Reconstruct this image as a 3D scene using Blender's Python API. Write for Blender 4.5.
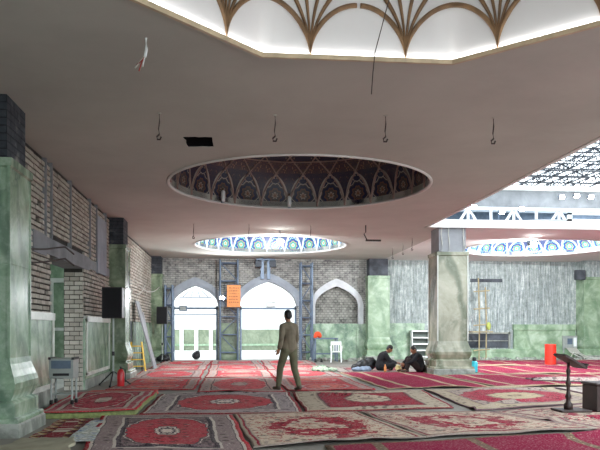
import bpy, math, random
from mathutils import Vector, Matrix
random.seed(7)
S = bpy.context.scene
for _o in list(bpy.data.objects): bpy.data.objects.remove(_o)
COL = S.collection
PI = math.pi
def R(d): return math.radians(d)

# ---------------------------------------------------------------- camera
cam = bpy.data.cameras.new('camera'); camo = bpy.data.objects.new('camera', cam); COL.objects.link(camo)
camo.location = (0, 0, 1.39); camo.rotation_euler = (R(90), 0, R(-5.7))
cam.sensor_width = 36; cam.lens = 42; cam.shift_y = 103/600; cam.clip_end = 500
S.camera = camo
# ---------------------------------------------------------------- world: bright overcast sky
W = bpy.data.worlds.new('World'); S.world = W; W.use_nodes = True
wb = W.node_tree.nodes['Background']; wb.inputs[0].default_value = (0.84, 0.93, 1.0, 1); wb.inputs[1].default_value = 3.2
# ---------------------------------------------------------------- exposure
S.view_settings.view_transform = 'Standard'; S.view_settings.look = 'None'
S.view_settings.exposure = 0.65; S.view_settings.gamma = 1; S.view_settings.use_curve_mapping = False
S.cycles.max_bounces = 8; S.cycles.diffuse_bounces = 5; S.cycles.use_denoising = True
S.cycles.sample_clamp_indirect = 6.0
COVE_DOME = 1.8; FILL_DOME = 420.0; FILL_BAY = 1100.0; HANG_HALL = 1050.0; HANG_BAY = 1400.0
FILL_VAULT = 14.0

# ================================================================ helpers
def lin(h):
    if not isinstance(h, str): return tuple(h)+(1,)
    h = h.lstrip('#'); o = []
    for i in (0, 2, 4):
        c = int(h[i:i+2], 16)/255
        o.append(c/12.92 if c <= .04045 else ((c+.055)/1.055)**2.4)
    return tuple(o)+(1,)
class NT:
    """small node-tree writer"""
    def __init__(s, name, rough=.7, metal=0, spec=.5):
        s.m = bpy.data.materials.new(name); s.m.use_nodes = True
        s.t = s.m.node_tree; s.n = s.t.nodes
        s.b = s.n['Principled BSDF']; s.b.inputs['Roughness'].default_value = rough
        s.b.inputs['Metallic'].default_value = metal; s.b.inputs['Specular IOR Level'].default_value = spec
    def put(s, sock, v):
        if hasattr(v, 'links') or isinstance(v, bpy.types.NodeSocket): s.t.links.new(v, sock)
        elif isinstance(v, str): sock.default_value = lin(v)
        else:
            try: sock.default_value = v
            except Exception:
                sock.default_value = tuple(v)+(1,) if len(v) == 3 else v
    def node(s, typ, props=None, **ins):
        n = s.n.new(typ)
        for k, v in (props or {}).items(): setattr(n, k, v)
        for k, v in ins.items(): s.put(n.inputs[int(k[1:]) if k[0] == '_' else k], v)
        return n
    def math(s, op, a, b=0.0, c=None):
        n = s.n.new('ShaderNodeMath'); n.operation = op
        s.put(n.inputs[0], a); s.put(n.inputs[1], b)
        if c is not None: s.put(n.inputs[2], c)
        return n.outputs[0]
    def ramp(s, f, stops, const=False):
        n = s.n.new('ShaderNodeValToRGB'); cr = n.color_ramp
        if const: cr.interpolation = 'CONSTANT'
        while len(cr.elements) < len(stops): cr.elements.new(.5)
        for e, (p, c) in zip(cr.elements, sorted(stops, key=lambda q: q[0])):
            e.position = max(0, min(1, p)); e.color = lin(c)
        s.put(n.inputs[0], f); return n.outputs[0]
    def mix(s, f, a, b, blend='MIX'):
        n = s.n.new('ShaderNodeMix'); n.data_type = 'RGBA'; n.blend_type = blend
        s.put(n.inputs[0], f); s.put(n.inputs[6], a); s.put(n.inputs[7], b); return n.outputs[2]
    def obj(s): return s.n.new('ShaderNodeTexCoord').outputs['Object']
    def uv(s): return s.n.new('ShaderNodeTexCoord').outputs['UV']
    def mapped(s, co, sc=(1,1,1), rot=(0,0,0), loc=(0,0,0)):
        n = s.n.new('ShaderNodeMapping'); s.put(n.inputs[0], co)
        n.inputs['Scale'].default_value = sc; n.inputs['Rotation'].default_value = rot; n.inputs['Location'].default_value = loc
        return n.outputs[0]
    def noise(s, co, scale, detail=3, rough=.55, dist=0):
        n = s.n.new('ShaderNodeTexNoise'); s.put(n.inputs['Vector'], co)
        n.inputs['Scale'].default_value = scale; n.inputs['Detail'].default_value = detail
        n.inputs['Roughness'].default_value = rough; n.inputs['Distortion'].default_value = dist
        return n.outputs[0]
    def voro(s, co, scale, feat='F1', out='Distance', rnd=1):
        n = s.n.new('ShaderNodeTexVoronoi'); n.feature = feat; s.put(n.inputs['Vector'], co)
        n.inputs['Scale'].default_value = scale; n.inputs['Randomness'].default_value = rnd
        return n.outputs[out]
    def bump(s, h, strength=.3, dist=.02):
        n = s.n.new('ShaderNodeBump'); n.inputs['Strength'].default_value = strength; n.inputs['Distance'].default_value = dist
        s.put(n.inputs['Height'], h); s.t.links.new(n.outputs[0], s.b.inputs['Normal'])
    def out(s, col): s.put(s.b.inputs['Base Color'], col); return s.m

def plain(name, c, rough=.6, metal=0, var=.12, scale=9, spec=.5):
    t = NT(name, rough, metal, spec); n = t.noise(t.obj(), scale, 4)
    a = lin(c)
    d = tuple(x*(1-var) for x in a[:3]); l = tuple(min(1, x*(1+var)) for x in a[:3])
    return t.out(t.ramp(n, [(.3, d), (.7, l)]))
def glow(name, c, strength):
    t = NT(name); t.b.inputs['Emission Color'].default_value = lin(c); t.b.inputs['Emission Strength'].default_value = strength
    return t.out(c)

class MB:
    def __init__(s): s.v = []; s.f = []; s.uv = {}
    def add(s, vs, fs):
        b = len(s.v); s.v += [tuple(v) for v in vs]; s.f += [tuple(i+b for i in f) for f in fs]; return s
    def box(s, x0, x1, y0, y1, z0, z1, rot=0, c=None):
        vs = [(x, y, z) for x in (x0, x1) for y in (y0, y1) for z in (z0, z1)]
        if rot:
            cx, cy = c if c else ((x0+x1)/2, (y0+y1)/2); ca, sa = math.cos(rot), math.sin(rot)
            vs = [(cx+(x-cx)*ca-(y-cy)*sa, cy+(x-cx)*sa+(y-cy)*ca, z) for x, y, z in vs]
        return s.add(vs, [(0,1,3,2),(4,6,7,5),(0,4,5,1),(2,3,7,6),(0,2,6,4),(1,5,7,3)])
    def obox(s, m, hx, hy, hz):
        vs = [m @ Vector((x*hx, y*hy, z*hz)) for x in (-1,1) for y in (-1,1) for z in (-1,1)]
        return s.add(vs, [(0,1,3,2),(4,6,7,5),(0,4,5,1),(2,3,7,6),(0,2,6,4),(1,5,7,3)])
    def cbox(s, x0, x1, y0, y1, z0, z1, b=.01):
        """box with chamfered edges"""
        vs = []; fs = []
        for (z, i) in ((z0, b), (z0+b, 0), (z1-b, 0), (z1, b)):
            for (x, y) in ((x0+i, y0+i+b*(i==0)*0), (x1-i, y0+i), (x1-i, y1-i), (x0+i, y1-i)): vs.append((x, y, z))
        for k in range(3):
            for j in range(4): fs.append((k*4+j, k*4+(j+1)%4, k*4+4+(j+1)%4, k*4+4+j))
        fs += [(3,2,1,0), (12,13,14,15)]
        return s.add(vs, fs)
    def cyl(s, p0, p1, r0, r1=None, n=12, caps=True):
        p0, p1 = Vector(p0), Vector(p1); r1 = r0 if r1 is None else r1
        d = (p1-p0); 
        if d.length < 1e-6: return s
        q = d.to_track_quat('Z', 'Y'); vs = []
        for p, r in ((p0, r0), (p1, r1)):
            for i in range(n):
                a = 2*PI*i/n; vs.append(p + q @ Vector((r*math.cos(a), r*math.sin(a), 0)))
        fs = [(i, (i+1)%n, n+(i+1)%n, n+i) for i in range(n)]
        if caps: fs += [tuple(range(n-1, -1, -1)), tuple(range(n, 2*n))]
        return s.add(vs, fs)
    def bar(s, p0, p1, w, h=None):
        p0, p1 = Vector(p0), Vector(p1); d = p1-p0; q = d.to_track_quat('Z', 'Y'); h = h or w
        return s.obox(Matrix.Translation((p0+p1)/2) @ q.to_matrix().to_4x4(), w/2, h/2, d.length/2)
    def tube(s, pts, r, n=8):
        pts = [Vector(p) for p in pts]; vs = []; fs = []
        for k, p in enumerate(pts):
            d = pts[min(k+1, len(pts)-1)]-pts[max(k-1, 0)]; q = d.to_track_quat('Z', 'Y')
            rr = r(k/(len(pts)-1)) if callable(r) else r
            for i in range(n):
                a = 2*PI*i/n; vs.append(p + q @ Vector((rr*math.cos(a), rr*math.sin(a), 0)))
        for k in range(len(pts)-1):
            for i in range(n): fs.append((k*n+i, k*n+(i+1)%n, (k+1)*n+(i+1)%n, (k+1)*n+i))
        fs += [tuple(range(n-1, -1, -1)), tuple(range((len(pts)-1)*n, len(pts)*n))]
        return s.add(vs, fs)
    def lathe(s, prof, c=(0,0,0), n=24, closed=False, caps=True):
        vs = []; fs = []; m = len(prof)
        for r, z in prof:
            for i in range(n):
                a = 2*PI*i/n; vs.append((c[0]+r*math.cos(a), c[1]+r*math.sin(a), c[2]+z))
        for k in range(m if closed else m-1):
            k2 = (k+1) % m
            for i in range(n): fs.append((k*n+i, k*n+(i+1)%n, k2*n+(i+1)%n, k2*n+i))
        if not closed and caps:
            if prof[0][0] > 1e-4: fs.append(tuple(range(n-1, -1, -1)))
            if prof[-1][0] > 1e-4: fs.append(tuple(range((m-1)*n, m*n)))
        return s.add(vs, fs)
    def sq(s, prof, cx, cy):
        """square loft: list of (half width, z)"""
        vs = []; fs = []
        for h, z in prof: vs += [(cx-h, cy-h, z), (cx+h, cy-h, z), (cx+h, cy+h, z), (cx-h, cy+h, z)]
        for k in range(len(prof)-1):
            for j in range(4): fs.append((k*4+j, k*4+(j+1)%4, k*4+4+(j+1)%4, k*4+4+j))
        e = (len(prof)-1)*4; fs += [(3,2,1,0), (e, e+1, e+2, e+3)]
        return s.add(vs, fs)
    def ell(s, c, r, n=14, m=9, q=None):
        vs = []; fs = []; c = Vector(c)
        if not hasattr(r, '__len__'): r = (r, r, r)
        for k in range(m+1):
            t = PI*k/m
            for i in range(n):
                a = 2*PI*i/n
                v = Vector((r[0]*math.sin(t)*math.cos(a), r[1]*math.sin(t)*math.sin(a), r[2]*math.cos(t)))
                if q: v = q @ v
                vs.append(c+v)
        for k in range(m):
            for i in range(n): fs.append((k*n+i, (k+1)*n+i, (k+1)*n+(i+1)%n, k*n+(i+1)%n))
        return s.add(vs, fs)
    def cap(s, p0, p1, r0, r1=None, n=12):
        r1 = r0 if r1 is None else r1
        s.cyl(p0, p1, r0, r1, n); s.ell(p0, r0, n, 8); s.ell(p1, r1, n, 8); return s
    def build(s, name, mat, parent=None, smooth=False, local=False, uvfn=None):
        off = Vector((0,0,0))
        if parent and not local:
            p = parent
            while p.parent: p = p.parent
            off = p.location
        me = bpy.data.meshes.new(name)
        me.from_pydata([(v[0]-off[0], v[1]-off[1], v[2]-off[2]) for v in s.v], [], s.f); me.validate(); me.update()
        if mat: me.materials.append(mat)
        if smooth:
            for p in me.polygons: p.use_smooth = True
        if uvfn:
            ul = me.uv_layers.new(name='UVMap')
            for p in me.polygons:
                for li in p.loop_indices: ul.data[li].uv = uvfn(s.v[me.loops[li].vertex_index], p.center+off)
        o = bpy.data.objects.new(name, me); COL.objects.link(o)
        if parent: o.parent = parent
        return o

def tag(o, label=None, cat=None, group=None, kind=None):
    if label: o['label'] = label
    if cat: o['category'] = cat
    if group: o['group'] = group
    if kind: o['kind'] = kind
    return o
def thing(name, label, cat, loc=(0,0,0), rot=0, group=None):
    o = bpy.data.objects.new(name, None); COL.objects.link(o); o.location = loc; o.rotation_euler = (0,0,rot)
    o.empty_display_size = .1
    return tag(o, label, cat, group)
def struct(mb, name, mat, label=None, **k):
    o = mb.build(name, mat, **k); o['kind'] = 'structure'
    if label: o['label'] = label
    return o
def dup(root, loc, rot=None, label=None, group=None):
    r = root.copy(); COL.objects.link(r); r.location = loc
    if rot is not None: r.rotation_euler = (0,0,rot)
    if label: r['label'] = label
    if group: r['group'] = group
    for ch in list(root.children):
        c = ch.copy(); COL.objects.link(c); c.parent = r
        for g in list(ch.children):
            d = g.copy(); COL.objects.link(d); d.parent = c
    return r
def bake(o, voxel, smooth=4, sub=False):
    """fuse overlapping closed shells into one continuous surface"""
    m = o.modifiers.new('r', 'REMESH'); m.mode = 'VOXEL'; m.voxel_size = voxel; m.use_smooth_shade = True
    m2 = o.modifiers.new('s', 'SMOOTH'); m2.iterations = smooth; m2.factor = .5
    dg = bpy.context.evaluated_depsgraph_get(); dg.update()
    me = bpy.data.meshes.new_from_object(o.evaluated_get(dg)); mats = list(o.data.materials)
    o.modifiers.clear(); old = o.data; o.data = me
    if not len(me.materials) and mats: me.materials.append(mats[0])
    for p in me.polygons: p.use_smooth = True
    return o
# camera-derived survey of the place: pixel -> point on floor / on a wall plane, used once to read off real positions
_s, _c = math.sin(R(5.7)), math.cos(R(5.7))
def WY(px, py, Y):
    u = (px-300)/700; dx = u*_c+_s; dy = _c-u*_s; t = Y/dy
    return (t*dx, Y, 1.39+(328-py)/700*t)

# ================================================================ materials
def marble(name, base, dark, light, vein=.5, scale=1.6, tile=None, rough=.25):
    t = NT(name, rough); co = t.obj()
    n1 = t.noise(co, scale, 6, .6, 1.2)
    w = t.n.new('ShaderNodeTexWave'); w.wave_type = 'BANDS'; w.bands_direction = 'DIAGONAL'
    t.put(w.inputs['Vector'], t.mapped(co, (1, 1, .45)))
    w.inputs['Scale'].default_value = scale*.6; w.inputs['Distortion'].default_value = 9; w.inputs['Detail'].default_value = 4; w.inputs['Detail Scale'].default_value = 1.1
    c = t.ramp(n1, [(.28, dark), (.5, base), (.75, light)])
    c = t.mix(t.math('MULTIPLY', t.ramp(w.outputs[1], [(.0, (0,0,0)), (.62, (0,0,0)), (1, (1,1,1))]), vein), c, dark)
    c = t.mix(t.math('MULTIPLY', t.ramp(t.noise(co, scale*5, 5, .7), [(.5, (0,0,0)), (.75, (1,1,1))]), .5), c, light)
    return t.out(c)
M_green = marble('green_marble', '#8ba489', '#587060', '#bccab8', .65, 1.5)
M_green_dark = marble('dark_green_marble', '#7c8d72', '#515f4c', '#a4b098', .6, 1.3)
M_onyx = marble('pale_onyx', '#a4a48e', '#666e56', '#c6c5b2', 1.0, .8)
M_greenlight = marble('light_green_marble', '#8ca386', '#678265', '#b5c6b0', .6, 1.1)
M_courtgreen = marble('court_green_marble', '#76806a', '#5f6a57', '#979f88', .5, 1.2)
M_greymarble = marble('grey_marble', '#8d9188', '#63675f', '#b4b7ad', .6, 2.2, rough=.45)
M_whitemarble = marble('white_marble', '#d2d6cc', '#b3b8ae', '#eceee8', .35, 1.2, rough=.35)

def plaster(name, c, var=.1, bump=.15, scale=.7):
    t = NT(name, .85, 0, .2); co = t.obj()
    a = lin(c); d = tuple(x*(1-var*1.4) for x in a[:3]); l = tuple(min(1, x*(1+var)) for x in a[:3])
    n = t.noise(co, scale, 6, .62, .3)
    t.bump(t.noise(co, 22, 4), bump, .01)
    return t.out(t.ramp(n, [(.3, d), (.7, l)]))
M_ceiling = plaster('ceiling_plaster', '#c0c1b9', .08, .2, .5)
M_white = plaster('white_plaster', '#e2e2de', .05, .1)
M_domewhite = plaster('dome_white', '#e3e4e6', .03, .05)
M_arch = plaster('arch_plaster', '#c9cdd0', .12, .2, 1.5)
M_archdark = plaster('arch_plaster_grey', '#9aa2ab', .15, .25, 1.5)
M_concrete = plaster('concrete', '#8d8f92', .2, .35, 1.4)
M_voidshade = plaster('shaded_void', '#141315', .2, .2, 3)  # near-black colour stands in for the shade inside the ceiling hole
M_conc_dark = plaster('dark_concrete', '#4b4f55', .35, .5, 3)

def brick(name, a, b, mortar, bw=.24, bh=.075, ms=.012, bump=.7):
    t = NT(name, .9, 0, .2); co = t.obj()
    # use x+y along the wall, z up
    sep = t.node('ShaderNodeSeparateXYZ', None, _0=co)
    cmb = t.node('ShaderNodeCombineXYZ', None, _0=t.math('ADD', sep.outputs[0], sep.outputs[1]), _1=sep.outputs[2])
    n = t.n.new('ShaderNodeTexBrick'); t.put(n.inputs['Vector'], cmb.outputs[0])
    n.inputs['Scale'].default_value = 1; n.inputs['Brick Width'].default_value = bw; n.inputs['Row Height'].default_value = bh
    n.inputs['Mortar Size'].default_value = ms; n.inputs['Mortar Smooth'].default_value = .3
    n.inputs['Color1'].default_value = lin(a); n.inputs['Color2'].default_value = lin(b); n.inputs['Mortar'].default_value = lin(mortar)
    no = t.noise(co, 3.5, 6, .65)
    c = t.mix(.55, n.outputs[0], t.ramp(no, [(.3, mortar), (.55, a), (.75, '#b5b3aa')]))
    h = t.math('SUBTRACT', 1.0, n.outputs['Fac']); t.bump(t.math('ADD', h, t.math('MULTIPLY', no, .6)), bump, .03)
    return t.out(c)
M_brick = brick('old_brick', '#8f887c', '#6f695f', '#3e3b38')
M_brickgrey = brick('grey_brick', '#b3b3ad', '#7f807e', '#3a3b40', .22, .09, .018, .9)
M_rubble = brick('rubble_brick', '#a3a39c', '#6d6e69', '#3a3b3a', .17, .11, .02, 1.0)
M_block = brick('dark_block', '#4d5157', '#3b3e44', '#24262a', .3, .1, .012, .9)
def one_brick():
    t = NT('brick_unit', .9, 0, .2); co = t.obj()
    r = t.n.new('ShaderNodeNewGeometry').outputs['Random Per Island']
    c = t.ramp(r, [(0, '#a49e92'), (.35, '#b4aea2'), (.7, '#c2bdb1'), (1, '#989286')])
    c = t.mix(t.ramp(t.noise(co, 6, 5, .7), [(.45, (0,0,0)), (.8, (.5,.5,.5))]), c, '#76716a')
    t.bump(t.noise(co, 30, 4), .5, .01)
    return t.out(c)
M_brickunit = one_brick()
M_mortar = plaster('mortar', '#3a3733', .3, .5, 4)
def ridged():
    t = NT('ridged_mortar', .8, 0, .35); co = t.obj()
    big = t.noise(t.mapped(co, (2.2, 2.2, .5)), 1.0, 3)
    n = t.noise(t.mapped(co, (15, 15, 1.1)), 1.0, 6, .7, .4)
    f = t.noise(t.mapped(co, (9, 9, 7)), 1.0, 6, .75)
    k = t.math('ADD', t.math('MULTIPLY', n, .6), t.math('MULTIPLY', f, .4))
    c = t.ramp(k, [(.36, '#4a5254'), (.46, '#86908f'), (.54, '#a3acab'), (.64, '#dfe4e2')])
    c = t.mix(t.math('MULTIPLY', big, .35), c, '#7f8a84')
    t.bump(k, .9, .06); return t.out(c)
M_ridged = ridged()
M_steel = plain('blue_grey_steel', '#5f6e80', .45, .3, .2, 6)
M_steeldark = plain('dark_steel', '#2b3038', .5, .4, .2, 6)
M_steelwhite = plain('white_steel', '#dfe3e6', .4, 0, .05)
M_greymetal = plain('grey_metal', '#9aa09c', .4, .2, .1)
M_black = plain('black_plastic', '#17181b', .5, 0, .3)
M_cable = plain('pale_cable', '#b9b9b0', .6)
M_wire = plain('dark_wire', '#3c3431', .7)
M_red = plain('red_paint', '#e0301f', .45, 0, .08)
M_redext = plain('extinguisher_red', '#c1272d', .3)
M_yellow = plain('yellow_paint', '#c9a227', .5)
M_wood = plain('dark_wood', '#33221d', .5, 0, .35, 5)
M_bamboo = plain('bamboo', '#8f8463', .7, 0, .25, 8)
M_plastic = plain('white_plastic', '#e8ebea', .35, 0, .03)
M_orange = plain('orange_board', '#d98b4e', .6, 0, .15, 4)
M_text = plain('board_lettering', '#9a5a34', .7)
M_cyan = plain('cyan_plastic', '#2fb6c8', .4)
M_gilt = plain('gilt_wood', '#7a5f42', .45, .15, .35, 7)
M_giltlight = plain('gilt_moulding', '#c9b899', .45, .1, .2, 5)
M_lamp = glow('lamp_glass', '#ffffff', 45.0)
M_floor = plaster('floor_screed', '#8d8a82', .2, .3, .8)
M_ground = plaster('pale_paving', '#c3c2bb', .12, .2, .5)

def tilework(name, navy, mid, gold, pale):
    """dome lining: u counts the 24 sectors, v is arc length from the rim in metres"""
    t = NT(name, .35); uv = t.uv(); sp = t.node('ShaderNodeSeparateXYZ', None, _0=uv); u, v = sp.outputs[0], sp.outputs[1]
    fu = t.math('ABSOLUTE', t.math('SUBTRACT', t.math('FRACT', u), .5))                 # 0 centre .. .5 edge
    sym = t.node('ShaderNodeCombineXYZ', None, _0=fu, _1=v)
    vn = t.math('DIVIDE', v, .78)
    arch = t.math('MULTIPLY', .46, t.math('POWER', t.math('MAXIMUM', t.math('SUBTRACT', 1.0, t.math('POWER', vn, 2.4)), 0.0), .6))
    inside = t.math('LESS_THAN', fu, arch)
    rim_ = t.math('LESS_THAN', t.math('ABSOLUTE', t.math('SUBTRACT', fu, arch)), .035)
    du = t.math('MULTIPLY', fu, .75); dv = t.math('SUBTRACT', v, .3)
    ang = t.math('ARCTAN2', dv, du)
    d = t.math('SQRT', t.math('ADD', t.math('MULTIPLY', du, du), t.math('MULTIPLY', dv, dv)))
    d = t.math('ADD', d, t.math('MULTIPLY', t.math('SINE', t.math('MULTIPLY', ang, 8.0)), .02))
    ros = t.ramp(d, [(0, gold), (.05, pale), (.07, mid), (.14, gold), (.17, navy), (.24, mid), (.27, pale), (.29, navy)], True)
    vo = t.voro(sym.outputs[0], 15, rnd=.7)
    fl = t.ramp(vo, [(0, gold), (.18, pale), (.28, mid), (.4, navy)], True)
    panel = t.mix(t.math('GREATER_THAN', d, .3), ros, fl)
    upper = t.ramp(t.voro(sym.outputs[0], 13, rnd=1), [(0, pale), (.15, gold), (.35, navy), (.7, mid)], True)
    upper = t.mix(.3, upper, gold)
    crown = t.mix(.3, t.ramp(t.voro(sym.outputs[0], 10, rnd=1), [(0, pale), (.15, mid), (.35, navy)], True), mid)
    hi = t.mix(t.math('GREATER_THAN', v, 1.12), upper, crown)
    spandrel = t.mix(.5, upper, navy)
    c = t.mix(t.math('GREATER_THAN', v, .85), t.mix(inside, spandrel, panel), hi)
    c = t.mix(t.math('MULTIPLY', rim_, t.math('LESS_THAN', v, .85)), c, pale)
    c = t.mix(t.math('LESS_THAN', v, .035), c, pale)
    return t.out(c)
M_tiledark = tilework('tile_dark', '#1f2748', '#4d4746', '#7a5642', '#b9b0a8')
M_tileblue = tilework('tile_blue', '#24459a', '#3fa08e', '#b9a25e', '#dfe7f2')

# ---------------------------------------------------------------- carpets
def rug_mat(name, W_, L_, field, border, med, accent, guard='#2a2226', style='medallion', seed=0, floral=.5, edge=None, bw=.32, wear=.35, spandrel=None):
    t = NT(name, .95, 0, .05); uv = t.uv(); sp = t.node('ShaderNodeSeparateXYZ', None, _0=uv); u, v = sp.outputs[0], sp.outputs[1]
    x = t.math('MULTIPLY', t.math('ABSOLUTE', t.math('SUBTRACT', u, .5)), W_)
    y = t.math('MULTIPLY', t.math('ABSOLUTE', t.math('SUBTRACT', v, .5)), L_)
    sgn = t.node('ShaderNodeCombineXYZ', None, _0=t.math('ADD', x, seed*3.1), _1=t.math('ADD', y, seed*1.7))
    co = t.node('ShaderNodeCombineXYZ', None, _0=t.math('MULTIPLY', u, W_), _1=t.math('MULTIPLY', v, L_), _2=seed*1.3).outputs[0]
    n = t.noise(co, 9, 4, .6)
    wob = t.math('MULTIPLY', t.math('SUBTRACT', n, .5), .05)
    e = t.math('ADD', t.math('MINIMUM', t.math('SUBTRACT', W_/2, x), t.math('SUBTRACT', L_/2, y)), wob)
    vo = t.voro(sgn.outputs[0], 5.5, rnd=.8); vo2 = t.voro(sgn.outputs[0], 17, rnd=.9)
    if style == 'stripe':
        k = t.math('FRACT', t.math('DIVIDE', t.math('MULTIPLY', u, W_), 1.25))
        st = t.math('LESS_THAN', t.math('ABSOLUTE', t.math('SUBTRACT', k, .5)), .05)
        pat = t.mix(t.math('LESS_THAN', t.voro(co, 14), .25), accent, border)
        c = t.mix(st, t.mix(t.math('MULTIPLY', n, .35), field, med), pat)
        c = t.mix(t.math('LESS_THAN', e, .09), c, pat)
    elif style == 'kilim':
        zz = t.math('PINGPONG', t.math('MULTIPLY', v, L_), .16)
        k = t.math('FRACT', t.math('DIVIDE', t.math('ADD', t.math('MULTIPLY', u, W_), zz), .3))
        c = t.ramp(k, [(0, field), (.3, border), (.42, accent), (.55, med), (.75, field), (.85, guard)], True)
        inner = t.math('GREATER_THAN', e, .17)
        c = t.mix(inner, c, t.mix(t.math('LESS_THAN', t.math('FRACT', t.math('MULTIPLY', t.math('ADD', zz, v), 2.1)), .3), field, border))
    else:
        ang = t.math('ARCTAN2', y, x)
        ax, ay = (W_*.5-bw-.05, L_*.5-bw-.1)
        d = t.math('SQRT', t.math('ADD', t.math('POWER', t.math('DIVIDE', x, ax), 2.0), t.math('POWER', t.math('DIVIDE', y, ay), 2.0)))
        d = t.math('ADD', d, t.math('ADD', t.math('MULTIPLY', t.math('SINE', t.math('MULTIPLY', ang, 14.0)), .03), t.math('MULTIPLY', t.math('SUBTRACT', n, .5), .12)))
        if style == 'medallion':
            fc = t.ramp(t.math('MULTIPLY', d, .5), [(0, accent), (.08, med), (.12, accent), (.16, guard), (.175, field), (.53, med), (.55, accent), (.565, spandrel or border)], True)
        elif style == 'oval':
            fc = t.ramp(t.math('MULTIPLY', d, .5), [(0, med), (.08, accent), (.24, med), (.26, guard), (.275, field), (.5, field), (.52, guard), (.53, spandrel or field)], True)
        elif style == 'floral':      # open ring of flowers on a pale ground
            dn = t.math('ADD', d, t.math('MULTIPLY', t.math('SUBTRACT', t.noise(co, 3.2, 4, .6), .5), 1.5))
            fc = t.ramp(t.math('MULTIPLY', dn, .5), [(0, field), (.05, med), (.08, field), (.2, med), (.37, field), (.41, med), (.43, field), (.56, med), (.58, field)], True)
        else:                        # several small medallions in a row
            k = t.math('SUBTRACT', t.math('FRACT', t.math('MULTIPLY', v, 2.0)), .5)
            yy = t.math('MULTIPLY', k, L_/2)
            d2 = t.math('SQRT', t.math('ADD', t.math('POWER', t.math('DIVIDE', x, ax*.8), 2.0), t.math('POWER', t.math('DIVIDE', yy, L_*.16), 2.0)))
            d2 = t.math('ADD', d2, t.math('MULTIPLY', t.math('SUBTRACT', n, .5), .3))
            fc = t.ramp(t.math('MULTIPLY', d2, .5), [(0, accent), (.12, med), (.42, field), (.5, accent), (.56, field)], True)
        fl = t.ramp(vo, [(0, accent), (.12, med), (.22, field)], True)
        fc = t.mix(t.math('MULTIPLY', t.math('LESS_THAN', vo, .24), floral), fc, fl)
        fc = t.mix(t.math('MULTIPLY', t.math('LESS_THAN', vo2, .17), floral*.8), fc, guard)
        sd_ = t.math('MULTIPLY', t.math('GREATER_THAN', d, 1.0), t.math('LESS_THAN', t.voro(sgn.outputs[0], 11, rnd=1), .3))
        fc = t.mix(t.math('MULTIPLY', sd_, .75), fc, guard)
        fine = t.ramp(t.voro(sgn.outputs[0], 7, rnd=1), [(.24, (.25,.24,.27)), (.34, (1.15,1.1,1.1))]); fine = t.mix(.5, fine, t.ramp(t.voro(sgn.outputs[0], 26, rnd=1), [(.2, (.5,.5,.5)), (.45, (1.25,1.2,1.2))]), 'MULTIPLY')
        fc = t.mix(.8, fc, fine, 'MULTIPLY')
        b1 = t.ramp(vo, [(0, accent), (.14, med), (.26, border)], True)
        b1 = t.mix(t.math('MULTIPLY', t.math('LESS_THAN', vo2, .2), .6), b1, accent); b1 = t.mix(.8, b1, t.ramp(t.voro(sgn.outputs[0], 6.5, rnd=1), [(.25, (.28,.25,.26)), (.36, (1.25,1.25,1.25))]), 'MULTIPLY')
        s = 1/(bw+.2)
        bc = t.ramp(t.math('MULTIPLY', e, s), [(0, edge or guard), (.05*s, accent), (.085*s, med), (.1*s, border), ((bw-.1)*s, accent), ((bw-.06)*s, med), ((bw-.03)*s, guard)], True)
        band = t.math('MULTIPLY', t.math('GREATER_THAN', e, .1), t.math('LESS_THAN', e, bw-.1))
        bc = t.mix(band, bc, b1)
        c = t.mix(t.math('LESS_THAN', e, bw), fc, bc)
    grey = t.ramp(t.noise(co, 2.2, 5, .65), [(.42, (0,0,0)), (.75, (1,1,1))])
    c = t.mix(t.math('MULTIPLY', grey, wear), c, '#8f857d')
    c = t.mix(t.math('MULTIPLY', t.math('GREATER_THAN', t.noise(co, 34, 3, .7), .56), .18), c, '#cfc6bb')
    t.bump(t.noise(co, 120, 2), .3, .004)
    return t.out(c)
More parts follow.
